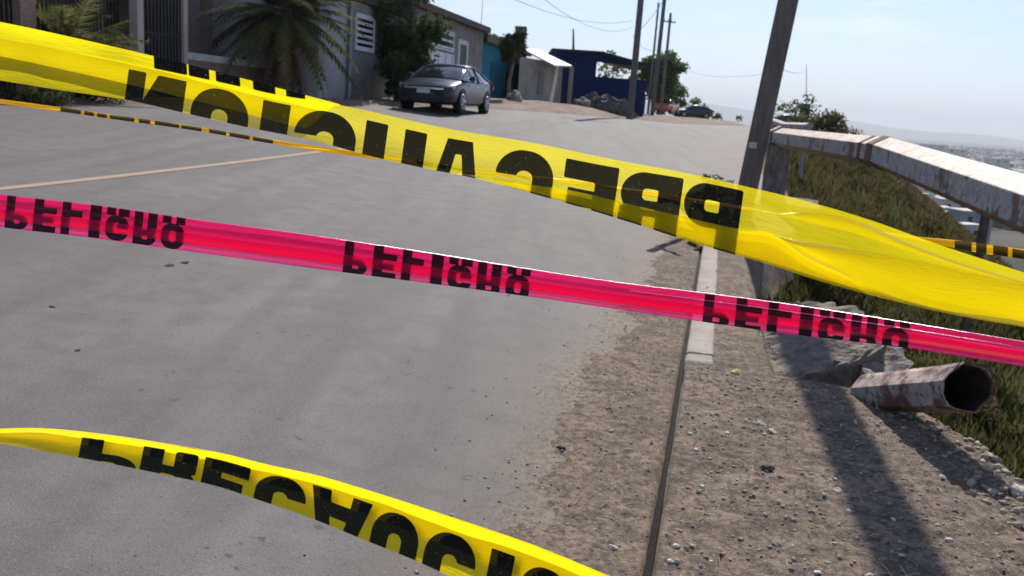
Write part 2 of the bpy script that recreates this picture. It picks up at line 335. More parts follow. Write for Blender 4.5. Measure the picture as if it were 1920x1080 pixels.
# kerb
tk = np.concatenate([np.arange(-8, 5.1, .12), np.arange(5.1, 5.4, .02), np.arange(5.4, 15, .06)])
prof = [(0, -.12), (0, .062), (.012, .074), (.15, .078), (.165, .07), (.165, -.1)]
K = np.zeros((len(tk), len(prof), 3))
for i, t in enumerate(tk):
    for j, (ds, dz) in enumerate(prof):
        jit = .010*float(fbm(t*6, j*3.1, 3, 9))+.010*min(0, float(fbm(t*17, j*1.1, 2, 19))+.12)*(dz > .05); dz = dz-(.09*max(0, 1-(t-5.08)/.16)*(.4+float(fbm(t*30, ds*40, 2, 4))+.5) if t > 5.08 and dz > 0 else 0); s_ = float(bend(t))+ds+jit
        K[i, j] = W3(t, s_, float(base(t, float(bend(t))))+dz+(-.06 if t < 5.05 and dz > 0 else 0)+jit*.6)
kb = gridmesh('kerb', K, mat('kerb_concrete', (.44, .385, .335), .9, (.32, .275, .235), 6, bump=.4), smooth=False); tag(kb, kind='structure')

tj = np.arange(-8, 14, .04); J = np.zeros((len(tj), 4, 3))  # near-black strip, painted in for the shade along the kerb face
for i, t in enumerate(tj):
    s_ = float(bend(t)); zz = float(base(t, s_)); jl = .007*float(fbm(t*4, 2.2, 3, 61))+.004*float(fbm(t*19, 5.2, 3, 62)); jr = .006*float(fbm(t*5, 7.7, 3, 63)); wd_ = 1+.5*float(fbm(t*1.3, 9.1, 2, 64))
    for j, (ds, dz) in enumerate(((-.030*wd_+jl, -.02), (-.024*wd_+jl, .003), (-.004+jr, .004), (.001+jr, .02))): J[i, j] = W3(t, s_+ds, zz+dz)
tag(gridmesh('kerb_shade_strip', J, mat('kerb_shade', (.007, .0065, .006), .9, (.02, .018, .016), 30, bump=.5), smooth=False), kind='structure')

# ------------------------------------------------------------------ gravel, stones, straw
ico = bmesh.new(); bmesh.ops.create_icosphere(ico, subdivisions=1, radius=1); IV = np.array([v.co[:] for v in ico.verts]); IF = np.array([[v.index for v in f.verts] for f in ico.faces]); ico.free()
def scatter_stones(name, n, fn, smin, smax, m, pw=3):
    V = []; Fa = []
    for i in range(n):
        t, s = fn(); r = smin+(smax-smin)*random.random()**pw
        v = IV*(1+.28*rng.standard_normal((len(IV), 1))); v = v*np.array([r*random.uniform(.7, 1.3), r*random.uniform(.7, 1.2), r*random.uniform(.4, .8)])
        a = random.uniform(0, 6.28); R = np.array([[math.cos(a), -math.sin(a), 0], [math.sin(a), math.cos(a), 0], [0, 0, 1]])
        p = W3(t, s, surf(t, s)+r*.2); V.append(v@R.T+p); Fa.append(IF+i*len(IV))
    return rawmesh(name, np.concatenate(V), np.concatenate(Fa), m)
def surf(t, s):
    i = np.clip(np.searchsorted(ta, t)-1, 0, len(ta)-2); j = np.clip(np.searchsorted(sa, s)-1, 0, len(sa)-2)
    fx = (t-ta[i])/(ta[i+1]-ta[i]); fy = (s-sa[j])/(sa[j+1]-sa[j])
    z = (ZZ[i, j]*(1-fx)+ZZ[i+1, j]*fx)*(1-fy)+(ZZ[i, j+1]*(1-fx)+ZZ[i+1, j+1]*fx)*fy
    sb = s-float(bend(t))
    if sb < 0: z = max(z, float(base(t, s)))
    return float(z)
def islmat(name, c1, c2, rough=.9):
    m = bpy.data.materials.new(name); m.use_nodes = True; n = m.node_tree; b = n.nodes['Principled BSDF']; g = n.nodes.new('ShaderNodeNewGeometry')
    x = n.nodes.new('ShaderNodeMix'); x.data_type = 'RGBA'; x.inputs[6].default_value = (*c1, 1); x.inputs[7].default_value = (*c2, 1); n.links.new(g.outputs['Random Per Island'], x.inputs[0]); n.links.new(x.outputs[2], b.inputs['Base Color']); b.inputs['Roughness'].default_value = rough; return m
def f_plate():
    while True:
        t = random.uniform(2.2, 5.15); s = random.uniform(.03, 1.9)
        if s < edge(t)+.05: return t, s
def f_gut():
    t = random.uniform(2.2, 9); return t, -abs(random.gauss(0, .45))-.03
g1 = scatter_stones('gravel', 3200, f_plate, .002, .010, islmat('gravel_mix', (.17, .135, .105), (.40, .33, .26))); tag(g1, 'fine grey and tan gravel on the dirt strip', 'gravel', kind='stuff')
g2 = scatter_stones('gravel', 1500, f_gut, .002, .008, MATS.setdefault('gm', islmat('gravel_gutter', (.13, .105, .085), (.36, .30, .23)))); tag(g2, 'small grit scattered along the gutter', 'gravel', kind='stuff')
g3 = scatter_stones('rubble_crumbs', 520, lambda: ((lambda t: (t, float(edge(t))+random.gauss(-.06, .09)))(random.uniform(2.9, 5.0))), .003, .024, islmat('crumb', (.22, .17, .125), (.44, .36, .28))); tag(g3, 'crumbled pale concrete bits along the broken edge', 'rubble', kind='stuff')
def stone(px, py, D, r, col, label, name='stone', flat=.5):
    P = at(px, py, D); t, s = ts(P[0], P[1])
    # walk the ray down to the surface
    for k in np.arange(D-1.2, D+2.5, .01):
        P = at(px, py, k); t, s = ts(P[0], P[1])
        if P[2] < surf(t, s)+r*.2: break
    bm = bmesh.new(); bmesh.ops.create_icosphere(bm, subdivisions=3, radius=1)
    sd_ = random.random()*50
    for v in bm.verts:
        k = 1+.38*mn.noise(v.co*1.3+Vector((sd_, 0, 0)))+.14*mn.noise(v.co*4+Vector((0, sd_, 0)))
        v.co = Vector((v.co.x*r*k, v.co.y*r*k*.8, v.co.z*r*k*flat))
    me = bpy.data.meshes.new(name); bm.to_mesh(me); bm.free(); me.materials.append(col)
    o = bpy.data.objects.new(name, me); C.objects.link(o); o.location = P; o.rotation_euler = (random.uniform(-.3, .3), random.uniform(-.3, .3), random.uniform(0, 6)); tag(o, label, 'stone'); return o
pale = mat('pale_stone', (.62, .56, .48), .85, (.40, .35, .29), 60, bump=.3)
greyst = mat('grey_stone', (.30, .28, .26), .9, (.17, .155, .14), 50, bump=.3)
darkst = mat('dark_clod', (.05, .043, .038), .95, (.09, .075, .06), 60)
yellst = mat('yellow_stone', (.62, .47, .18), .8, (.4, .3, .14), 60)
stone(1427, 795, 3.9, .025, pale, 'white stone left of its flatter neighbour, in the middle of the dirt strip')
stone(1448, 808, 3.9, .022, pale, 'flat white stone lying just right of a rounder white stone on the dirt', flat=.3)
stone(1378, 698, 4.9, .030, yellst, 'yellowish stone at the foot of the concrete lump by the kerb')
stone(1311, 922, 3.3, .017, greyst, 'small pale chip on the dirt strip, nearest the kerb line')
stone(1438, 878, 3.5, .030, darkst, 'dark clod of soil in the middle of the dirt strip')
stone(1455, 1020, 3.0, .022, greyst, 'light grey stone near the bottom of the dirt strip, left of the long shadow')
stone(1570, 920, 3.3, .020, pale, 'pinkish pale stone on the left edge of the long pole shadow')
stone(1634, 878, 3.5, .026, greyst, 'grey stone lying inside the long pole shadow')
stone(1768, 895, 3.4, .017, pale, 'small white stone at the tip of the pipe shadow')
stone(1912, 922, 3.4, .05, pale, 'chunky pale stone on the crumbling edge at the far right')
stone(1780, 1013, 3.1, .018, pale, 'small cream stone right of the long shadow near the frame bottom')
stone(1053, 840, 3.6, .022, darkst, 'black clod on the dusty road edge, above the lower yellow tape')
stone(1150, 1027, 2.9, .016, pale, 'white pebble on the gutter dirt close to the frame bottom')
stone(1146, 808, 3.6, .014, pale, 'light pebble on gutter dirt halfway between clod and kerb')
stone(1186, 742, 4.1, .012, pale, 'small white pebble on gutter dirt farther up the road edge')
stone(99, 575, 6, .02, darkst, 'small dark fleck on the asphalt under the first pink lettering', flat=.25)
stone(145, 657, 5, .018, darkst, 'single dark fleck on the asphalt above the lower tape, far left', flat=.25)
stone(318, 498, 7, .03, darkst, 'left one of two dark flecks on the asphalt just below the pink tape', flat=.2)
stone(346, 492, 7, .03, darkst, 'right one of two dark flecks on the asphalt just below the pink tape', flat=.2)
g4 = scatter_stones('pale_chips', 170, f_plate, .004, .013, islmat('chips', (.45, .38, .30), (.68, .62, .54)), 2); tag(g4, 'pale chips of broken concrete sprinkled over the dirt', 'gravel', kind='stuff')
# straw bits
sb_ = MB()
for i in range(170):
    t, s = f_plate() if i % 3 else f_gut(); a = random.uniform(0, 3.14); l = random.uniform(.015, .06); z = surf(t, s)+.006
    d = np.array([math.cos(a), math.sin(a), random.uniform(-.05, .15)])*l; p = W3(t, s, z); sb_.tube([p-d/2, p+d/2+np.array([0, 0, .004]), p+d], .0016, 4)
tag(sb_.build('dry_straw', mat('straw', (.55, .42, .25), .8)), 'dry straw bits strewn over the dirt', 'straw', kind='stuff')

# ------------------------------------------------------------------ concrete lump in the break + slab end
def lump(name, pts, ztop, zbot, label, cat, m, seed=1, sub=4, amp=.05):
    bm = bmesh.new()
    top = [bm.verts.new(W3(t, s, z)) for (t, s), z in zip(pts, ztop)]; bot = [bm.verts.new(W3(t, s, zbot)) for t, s in pts]
    n = len(pts); bm.faces.new(top); bm.faces.new(bot[::-1])
    for i in range(n): bm.faces.new((top[i], bot[i], bot[(i+1) % n], top[(i+1) % n]))
    bmesh.ops.triangulate(bm, faces=bm.faces); bmesh.ops.subdivide_edges(bm, edges=bm.edges, cuts=sub, use_grid_fill=True)
    bmesh.ops.recalc_face_normals(bm, faces=bm.faces)
    bm.normal_update()
    for v in bm.verts:
        k = amp*mn.noise(v.co*5.5+Vector((seed, 0, 0)))+amp*.7*mn.noise(v.co*14+Vector((seed, 3, 0))); v.co += v.normal*k
    me = bpy.data.meshes.new(name); bm.to_mesh(me); bm.free(); me.materials.append(m); o = bpy.data.objects.new(name, me); C.objects.link(o); tag(o, label, cat); return o
conc = mat('broken_concrete', (.29, .24, .195), .95, (.13, .11, .09), 11, bump=1.0, bscale=30)
lump('concrete_block', [(5.2, .45), (5.28, .78), (5.45, 1.12), (5.9, 1.25), (6.6, 1.1), (7.3, .85), (7.5, .55), (6.4, .42)], [.0, .10, .22, .29, .26, .14, .06, .02], -.9, 'big broken concrete block wedged against the kerb behind the bent pipe', 'concrete block', conc, 3, 8, .065)
lump('concrete_chunk', [(5.25, 1.02), (5.2, 1.2), (5.5, 1.32), (5.8, 1.25), (5.7, 1.05)], [.13, .12, .16, .2, .17], -.3, 'smaller pale concrete chunk resting right of the big block', 'concrete block', mat('pale_concrete', (.34, .30, .26), .95, (.18, .16, .14), 14, bump=1., bscale=50), 9, 7, .05)
lump('concrete_footing', [(14.7, .9), (14.6, 1.7), (15.8, 1.75), (16, .95)], [.3, .25, .3, .32], -.8, 'low concrete footing under the guardrail post by the utility pole', 'footing', conc, 5, 4)

# ------------------------------------------------------------------ guardrail: hexagonal rusty pipe
def rust_paint(name, axis_t=True, rustier=False):
    m = bpy.data.materials.new(name); m.use_nodes = True; n = m.node_tree; b = n.nodes['Principled BSDF']; l = n.links.new
    t = n.nodes.new('ShaderNodeTexCoord')
    def ns(sc, det=6, st=None):
        mpn = n.nodes.new('ShaderNodeMapping'); l(t.outputs['Object'], mpn.inputs[0])
        if st: mpn.inputs['Scale'].default_value = st
        a = n.nodes.new('ShaderNodeTexNoise'); a.inputs['Scale'].default_value = sc; a.inputs['Detail'].default_value = det; a.inputs['Roughness'].default_value = .7; l(mpn.outputs[0], a.inputs[0]); return a.outputs[0]
    def mr(src, lo, hi, c=1):
        r = n.nodes.new('ShaderNodeMapRange'); r.inputs[1].default_value = lo; r.inputs[2].default_value = hi; r.inputs[4].default_value = c; l(src, r.inputs[0]); return r.outputs[0]
    def mix(f, a, c):
        x = n.nodes.new('ShaderNodeMix'); x.data_type = 'RGBA'; l(f, x.inputs[0])
        for i, q in ((6, a), (7, c)):
            if isinstance(q, tuple): x.inputs[i].default_value = (*q, 1)
            else: l(q, x.inputs[i])
        return x.outputs[2]
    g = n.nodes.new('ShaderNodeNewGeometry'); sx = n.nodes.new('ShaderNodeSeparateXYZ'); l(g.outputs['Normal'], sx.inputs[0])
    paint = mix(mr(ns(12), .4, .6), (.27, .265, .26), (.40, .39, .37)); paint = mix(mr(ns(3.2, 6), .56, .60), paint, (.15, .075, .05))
    upface = mr(sx.outputs[2], .3, .7)        # paler, rust-stained upper facets
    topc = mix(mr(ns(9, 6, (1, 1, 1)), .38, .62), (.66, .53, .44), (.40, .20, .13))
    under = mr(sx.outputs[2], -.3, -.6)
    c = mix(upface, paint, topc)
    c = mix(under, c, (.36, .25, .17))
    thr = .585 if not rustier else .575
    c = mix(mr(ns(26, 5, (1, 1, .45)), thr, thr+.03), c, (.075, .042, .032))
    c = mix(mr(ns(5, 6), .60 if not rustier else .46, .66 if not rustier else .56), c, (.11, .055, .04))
    l(c, b.inputs['Base Color']); b.inputs['Roughness'].default_value = .6
    bu = n.nodes.new('ShaderNodeBump'); bu.inputs['Strength'].default_value = .5; bu.inputs['Distance'].default_value = .004; l(ns(40), bu.inputs['Height']); l(bu.outputs[0], b.inputs['Normal'])
    return m
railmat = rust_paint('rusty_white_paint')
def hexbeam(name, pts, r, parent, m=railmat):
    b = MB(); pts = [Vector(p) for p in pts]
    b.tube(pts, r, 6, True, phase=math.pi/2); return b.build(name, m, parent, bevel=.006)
gr = empty('guardrail', W3(14.2, 1.3, .2)); tag(gr, 'rusty white guardrail beam running from its post toward the right frame edge', 'guardrail')
def rel(root, P): return np.asarray(P)-np.array(root.location)
pA = at(1462, 258, 15.2); pB = at(1657, 287, 9.3); pC = at(1925, 384, 5.3); pD = pC+(pC-pB)*.9
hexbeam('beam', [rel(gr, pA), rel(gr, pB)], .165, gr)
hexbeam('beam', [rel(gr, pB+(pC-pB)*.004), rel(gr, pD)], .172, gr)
bb_ = MB(); dd = (pC-pB)/np.linalg.norm(pC-pB)
d1_ = (pB-pA)/np.linalg.norm(pB-pA)
MB().tube([rel(gr, pB-d1_*.50), rel(gr, pB-d1_*.38)], .171, 6, True, phase=math.pi/2).build('rust_band', mat('rust', (.12, .06, .04), .9, (.22, .11, .07), 20), gr)
bb_.tube([rel(gr, pB-d1_*.12), rel(gr, pB+dd*.13)], .181, 6, True, phase=math.pi/2); bb_.build('joint_weld', mat('rust', (.12, .06, .04), .9, (.22, .11, .07), 20), gr)
# concrete-encased end post by the pole
pb = MB(); q = at(1463, 258, 15.2); tq, sq = ts(q[0], q[1])
M = Matrix.Translation(Vector(rel(gr, W3(tq, sq, 0))+np.array([0, 0, .0]))) @ Matrix.Rotation(RZ, 4, 'Z')
pb.box((-.20, -.14, -1), (.19, .14, q[2]-.13), M); pb.build('post', mat('weathered_post', (.27, .25, .23), .9, (.10, .085, .075), 5, stretch=(3, 3, .7), bump=.5), gr, bevel=.02)
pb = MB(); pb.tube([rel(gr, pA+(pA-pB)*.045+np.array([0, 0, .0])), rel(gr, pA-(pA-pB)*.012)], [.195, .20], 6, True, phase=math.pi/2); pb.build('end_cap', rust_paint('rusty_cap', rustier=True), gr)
# support post further along, seen below the beam
pb = MB(); q = at(1848, 405, 9.5); pb.box((-.035, -.035, -2.2), (.035, .035, .1), Matrix.Translation(Vector(rel(gr, q)))); pb.build('post', mat('brown_steel', (.16, .10, .075), .8, (.09, .06, .05), 9), gr)
# far guardrail segment beyond the pole
fr = empty('guardrail', onground(1500, 30)); tag(fr, 'short pale guardrail far off beyond the utility pole', 'guardrail')
hexbeam('beam', [rel(fr, at(1434, 222, 33)), rel(fr, at(1472, 236, 27)), rel(fr, at(1516, 238, 24))], .11, fr)
for px_, py_, D_ in ((1437, 224, 32), (1472, 236, 27), (1512, 238, 24)):
    q = at(px_, py_, D_); MB().tube([rel(fr, q+np.array([0, 0, -1.6])), rel(fr, q)], .06, 6).build('post', mat('grey_post', (.3, .29, .28), .9), fr)
# broken pipe stub
st = empty('broken_pipe', at(1700, 735, 4.45)); tag(st, 'snapped hexagonal guardrail pipe with open rusty end lying on the concrete edge', 'pipe')
a_ = rel(st, at(1628, 738, 4.85)); b_ = rel(st, at(1815, 727, 4.02)); ax = Vector(b_-a_).normalized()
def pipe_ring(P, r, ph=0.2, cut=0):
    a = ax.cross(Vector((0, 0, 1))).normalized(); b = a.cross(ax).normalized(); out = []
    for k in range(24):
        an = 2*math.pi*k/24; hexr = r*math.cos(math.pi/6)/math.cos(((an-ph) % (math.pi/3))-math.pi/6)
        j = cut*(1.2*math.cos(an-2.6)+.5*math.sin(3*an)+.35*math.sin(7*an+1))
        out.append(Vector(P)+a*math.cos(an)*hexr+b*math.sin(an)*hexr+ax*j)
    return out
vs = []; L1 = (Vector(b_)-Vector(a_)).length
for f_, r_, c_ in ((0, .112, 0), (.3, .114, 0), (.6, .116, 0), (.85, .118, .004), (1, .124, .02), (1, .1175, .02), (.85, .1135, 0), (.3, .112, 0), (0.02, .11, 0)):
    vs += pipe_ring(Vector(a_)+ax*L1*f_, r_, cut=c_)
pm = MB(); fs = [(i*24+k, i*24+(k+1) % 24, (i+1)*24+(k+1) % 24, (i+1)*24+k) for i in range(8) for k in range(24)]; fs.append(tuple(range(8*24, 9*24)))
inner = MB(); ivs = []
for f_, r_ in ((.985, .1115), (.7, .103), (.3, .10), (.05, .098)): ivs += pipe_ring(Vector(a_)+ax*L1*f_, r_, cut=.018 if f_ > .9 else 0)
inner.add(ivs, [(i*24+k, i*24+(k+1) % 24, (i+1)*24+(k+1) % 24, (i+1)*24+k) for i in range(3) for k in range(24)]+[tuple(range(72, 96))]); inner.build('pipe_interior', mat('pipe_inside', (.018, .013, .011), .95, (.05, .03, .022), 20), st)
pm.add(vs, fs); po = pm.build('pipe_body', rust_paint('rusty_stub', rustier=True), st); 
# torn lip of bent metal at the mouth
lipm = mat('torn_rust', (.30, .17, .10), .85, (.12, .07, .05), 30)
ring = pipe_ring(Vector(b_)+ax*.015, .124, cut=.02); lb = MB(); lv = []; 
for k in range(3, 16):
    lv += [ring[k], ring[k]+ax*(.018+.016*math.sin(k*1.9))+(ring[k]-Vector(b_)).normalized()*(.006+.006*math.sin(k*2.3))]
lb.add(lv, [(2*i, 2*i+1, 2*i+3, 2*i+2) for i in range(12)]); lo_ = lb.build('torn_lip', lipm, st); sdm = lo_.modifiers.new('s', 'SOLIDIFY'); sdm.thickness = .004
# bent bracket added behind the tape to cast a shadow on the road edge
bk = MB(); bk.tube([W3(11.7, .12, .1), W3(11.5, -.05, .38), W3(11.2, -.22, .57), W3(10.03, -.52, .60)], [.035, .04, .045, .05], 8)
bk.tube([W3(10.35, -.45, .60), W3(10.1, -.3, .55), W3(9.85, -.22, .5)], .03, 6)
tag(bk.build('shadow_bar', mat('rust', (.12, .06, .04))), 'bent steel bracket added at the kerb to cast the small shadow on the road edge', 'bar')

# ------------------------------------------------------------------ utility poles and wires
wood = mat('pole_wood', (.13, .105, .085), .85, (.24, .20, .165), 6, stretch=(6, 6, .35), bump=.6)
def upole(name, P, lean, h, r0, r1, m, label, arms=(), trans=None, group=None):
    o = empty(name, P); tag(o, label, 'utility pole', group)
    top = Vector((lean[0]*h, lean[1]*h, h)); n = 8
    pts = [Vector((0, 0, -.5))]+[top*(i/n) for i in range(n+1)]; rs = [r0]+[r0+(r1-r0)*i/n for i in range(n+1)]
    MB().tube(pts, rs, 14).build('shaft', m, o, smooth=True)
    for hz_, ln, az in arms:
        c = top*(hz_/h); d = Vector((math.cos(az), math.sin(az), 0)); b = MB(); b.tube([c-d*ln/2, c+d*ln/2], .055, 6); b.build('crossarm', mat('arm_wood', (.12, .1, .085), .9), o)
        for k in (-.45, -.15, .15, .45):
            MB().tube([c+d*ln*k, c+d*ln*k+Vector((0, 0, .22))], [.05, .03], 6).build('insulator', mat('porcelain', (.25, .2, .18), .4), o)
    if trans:
        c = top*(trans/h)+Vector((.3, 0, 0)); MB().tube([c-Vector((0, 0, .4)), c-Vector((0, 0, .35)), c+Vector((0, 0, .35)), c+Vector((0, 0, .42))], [.15, .22, .22, .12], 12).build('transformer', mat('grey_metal', (.2, .21, .22), .5), o, smooth=True)
    return o, Vector(P)+top
p_near = W3(12.75, .46, float(ground(12.75, .46)))
near_pole, near_top = upole('utility_pole', p_near, (.092, .0), 8.8, .138, .126, wood, 'dark leaning wooden utility pole in front of the guardrail end', arms=((8.3, 1.8, .3),))
# small tag nailed to it
MB().box((-.05, -.01, -.04), (.05, .01, .04), Matrix.Translation(Vector((-.0, -.142, 1.02)))).build('metal_tag', mat('tag_metal', (.6, .57, .55), .5), near_pole)
# rocks and dirt heaped at pole foot
lump('dirt_mound', [(9.8, -.1), (10, .25), (12, .35), (14.5, .3), (15.5, .05), (14, -.2), (12, -.25)], [.1, .25, .5, .6, .5, .38, .28], -.3, 'grassy dirt mound heaped at the road edge beside the utility pole', 'dirt mound', mat('mound_dirt', (.16, .12, .09), .95, (.05, .045, .03), 5, bump=.8, lo=.42, hi=.56), 4, 8, .09)
MOUND = 1
farwood = mat('far_pole', (.10, .095, .09), .9, (.17, .16, .15), 2, stretch=(3, 3, .4))
tops = []
for px_, D_, h_, r_, ln, lab, arms, trf in (
    (1180, 47, 11.5, .17, .0, 'thick utility pole in front of the blue building, nearest of the far row', ((10.2, 2.2, .5),), None),
    (1221, 66, 12.5, .15, .01, 'utility pole with grey transformer and raised crossarm, second in the far row', ((12.0, 2.2, .5), (10.6, 1.6, .5)), 9.6),
    (1213, 90, 11.0, .12, .0, 'slender grey utility pole between the two thicker ones', (), None),
    (1237, 84, 9.4, .14, .0, 'shorter utility pole with a small lamp arm, right of the transformer pole', ((8.6, 1.2, .3),), None)):
    P = onground(px_, D_); o, tp = upole('utility_pole', P, (ln, 0), h_, r_*1.1, r_*.8, farwood, lab, arms, trf); tops.append(tp)
wirem = mat('wire', (.05, .05, .055), .6)
def wire(a, b, sag, r, label, group=None):
    a = Vector(a); b = Vector(b); pts = [a.lerp(b, i/24)-Vector((0, 0, sag*4*(i/24)*(1-i/24))) for i in range(25)]
    o = MB().tube(pts, r, 5).build('power_line', wirem); tag(o, label, 'cable', group); return o
wire(at(880, -40, 22), at(1188, 38, 47), .5, .008, 'upper thin cable sagging from the upper left to the thick far pole')
wire(at(985, -30, 22), at(1188, 50, 47), .6, .008, 'lower thin cable sagging into the thick far pole')
wire(at(1187, 68, 47), at(1252, -12, 66), .25, .02, 'dark cable rising from the thick pole to the transformer pole')
wire(at(1187, 70, 47), at(1237, 88, 84), .5, .012, 'thin cable between the thick pole and the shorter lamp pole')
wire(at(1237, 88, 84), at(1440, 138, 30), 1.0, .005, 'faint cable from the short pole toward the leaning pole')
wire(at(1440, 118, 12.8), at(1512, 130, 60), .2, .006, 'faint cable from the leaning pole to the radio mast')

# ------------------------------------------------------------------ vegetation
def leafcloud(name, blobs, m, size, dens, parent, seed=0):
    r = np.random.default_rng(seed); V = []
    for (cx, cy, cz, rx, ry, rz_) in blobs:
        n = int(dens*rx*ry*rz_*8)+20
        d = r.standard_normal((n, 3)); d /= np.linalg.norm(d, axis=1)[:, None]; k = r.random(n)**.45
        P = np.array([cx, cy, cz])+d*k[:, None]*np.array([rx, ry, rz_])
        a = r.standard_normal((n, 3)); a /= np.linalg.norm(a, axis=1)[:, None]; b = np.cross(a, r.standard_normal((n, 3))); b /= np.linalg.norm(b, axis=1)[:, None]
        sz = size*(.5+r.random(n))[:, None]
        V.append(np.stack([P-a*sz, P+b*sz*.45, P+a*sz, P-b*sz*.45], 1))
    V = np.concatenate(V).reshape(-1, 3); return rawmesh(name, V, np.arange(len(V)).reshape(-1, 4), m, parent)
def tree(name, P, h, cr, label, m, trunk_r=.12, seed=0, nb=14, size=.12, dens=60, trunk_h=.35, cat='tree', squash=.8, group=None, cz=None):
    r = random.Random(seed); o = empty(name, P); tag(o, label, cat, group)
    tb = MB(); top = h*.8; pts = [Vector((0, 0, -.3)), Vector((r.uniform(-.1, .1), 0, h*trunk_h*.5)), Vector((r.uniform(-.2, .2), r.uniform(-.1, .1), h*trunk_h)), Vector((0, 0, top))]
    tb.tube(pts, [trunk_r*1.3, trunk_r, trunk_r*.8, trunk_r*.2], 8)
    blobs = []
    zc = cz or h*(trunk_h+1)/2
    for i in range(nb):
        a = r.uniform(0, 6.28); q = cr*math.sqrt(r.random())*.85; z = zc+r.uniform(-1, 1)*(h-h*trunk_h)*.42; f = 1-abs(z-zc)/(h*.6)
        b = cr*r.uniform(.22, .45); blobs.append((math.cos(a)*q*f, math.sin(a)*q*f, z, b, b, b*squash))
        if i % 2 == 0: tb.tube([pts[2], (pts[2]+Vector(blobs[-1][:3]))/2+Vector((0, 0, .1)), Vector(blobs[-1][:3])], [trunk_r*.5, trunk_r*.3, trunk_r*.1], 5)
    tb.build('trunk', mat('bark', (.12, .095, .075), .95, (.2, .165, .13), 8), o)
    leafcloud('crown', blobs, m, size, dens, o, seed+5); return o
lf_dark = leafmat('leaf_dark', (.034, .050, .022), (.095, .13, .055))
lf_mid = leafmat('leaf_mid', (.06, .095, .03), (.14, .19, .065))
lf_pale = leafmat('leaf_pale', (.09, .11, .05), (.17, .18, .085))
lf_olive = leafmat('leaf_olive', (.05, .055, .02), (.12, .12, .05))
def frond(b, base_, az, el, ln, droop, nl, lw, r):
    base_ = Vector(base_); d = Vector((math.cos(az)*math.cos(el), math.sin(az)*math.cos(el), math.sin(el))); side = Vector((-math.sin(az), math.cos(az), 0)); pts = []
    for i in range(nl+1):
        f = i/nl; pts.append(base_+d*ln*f+Vector((0, 0, -droop*ln*f*f)))
    for i in range(nl):
        p = pts[i]; q = pts[i+1]; w = .012; b.add([p-side*w, p+side*w, q+side*w*.7, q-side*w*.7], [(0, 1, 2, 3)])
        if i > nl*.12:
            f = i/nl; ll = lw*math.sin(math.pi*min(1, .15+f*.9))**.6
            for sgn in (-1, 1):
                for j in range(2):
                    tip = p+side*sgn*ll*.8+(q-p).normalized()*ll*.75+Vector((0, 0, -ll*.25+r.uniform(-.06, .06))); wv = (q-p)*.42; s_ = p+(q-p)*.5*j
                    b.add([s_-wv*.6, s_+wv*.6, tip], [(0, 1, 2)])
def palm(P, trunk_h, nf, ln, label, seed, elr=(-.5, 1.2), tr=.2):
    r = random.Random(seed); o = empty('palm', P); tag(o, label, 'palm tree')
    if trunk_h > .2:
        tb = MB(); n = int(trunk_h*7); tb.tube([(0, 0, -.2)]+[(0, 0, trunk_h*i/n) for i in range(n+1)], [tr]+[tr*(1+.2*(i % 2))*(1-.15*i/n) for i in range(n+1)], 10)
        for k in range(70):
            a = r.uniform(0, 6.28); z = r.uniform(.1, trunk_h); tb.tube([Vector((math.cos(a)*tr*.8, math.sin(a)*tr*.8, z)), Vector((math.cos(a)*tr*1.7, math.sin(a)*tr*1.7, z+.22))], [.05, .02], 4)
        tb.build('trunk', mat('palm_trunk', (.17, .11, .07), .95, (.30, .19, .11), 7, bump=.6), o)
    b = MB()
    for k in range(nf): frond(b, (0, 0, trunk_h), r.uniform(0, 6.28), r.uniform(*elr), ln*r.uniform(.75, 1.1), r.uniform(.25, .7), 22, .42, r)
    db = MB()
    for k in range(nf//4): frond(db, (0, 0, trunk_h-.05), r.uniform(0, 6.28), r.uniform(-1.35, -.5), ln*r.uniform(.4, .8), r.uniform(.1, .4), 14, .25, r)
    if trunk_h > 1: db.build('dead_fronds', leafmat('dead_frond', (.16, .10, .05), (.30, .20, .11), 2, .3), o)
    me = b.build('fronds', leafmat('palm_leaf', (.08, .09, .035), (.24, .235, .10), 1.2, .5), o)
    return o
def atTS(t, s, dz=0): return Vector(W3(t, s, surf(t, s)+dz))
palm(atTS(16.6, -13.7), .7, 90, 2.5, 'bushy young palm without trunk at the far left kerb', 4, (-.1, 1.35))
palm(atTS(24.2, -12.6), 2.3, 84, 2.8, 'palm with shaggy brown trunk in front of the low brick wall', 8, (-.35, 1.3), .27)
tree('tree', atTS(29.9, -10.9), 4.9, 1.55, 'dense dark leafy tree beside the grey wall, left of the sedan', lf_dark, .12, 3, 44, .12, 75, .12)
tree('shrub', atTS(28.2, -10.6), 1.5, .85, 'low dark shrub at the foot of the grey wall near the sedan', lf_dark, .06, 6, 18, .09, 220, .1, 'shrub')
tree('tree', atTS(37, -15.5), 6.2, 1.9, 'airy bare-topped tree rising behind the garage roof', lf_olive, .12, 12, 14, .08, 20, .5)
tree('tree', onground(952, 42), 3.15, .8, 'small round clipped tree in front of the turquoise wall', lf_dark, .09, 21, 26, .10, 420, .55)
tree('tree', onground(1234, 92), 6.3, 3.2, 'broad green tree behind the far utility poles', lf_mid, .2, 31, 34, .24, 22, .12)
tree('tree', onground(1276, 120), 4.4, 1.7, 'small round tree beyond the parked cars, left of its twin', lf_mid, .15, 33, 18, .2, 34, .12)
tree('tree', onground(1309, 118), 4.3, 1.9, 'right-hand small tree above the far dark car', lf_mid, .15, 37, 20, .2, 34, .12)
tree('tree', onground(1142, 78), 5.0, 2.0, 'tree seen through the opening of the blue building', lf_pale, .15, 39, 14, .18, 12, .3)
tree('bush', onground(1492, 52), 2.2, 1.6, 'sparse pale bush behind the far guardrail', lf_pale, .05, 41, 12, .12, 16, .2, 'bush')
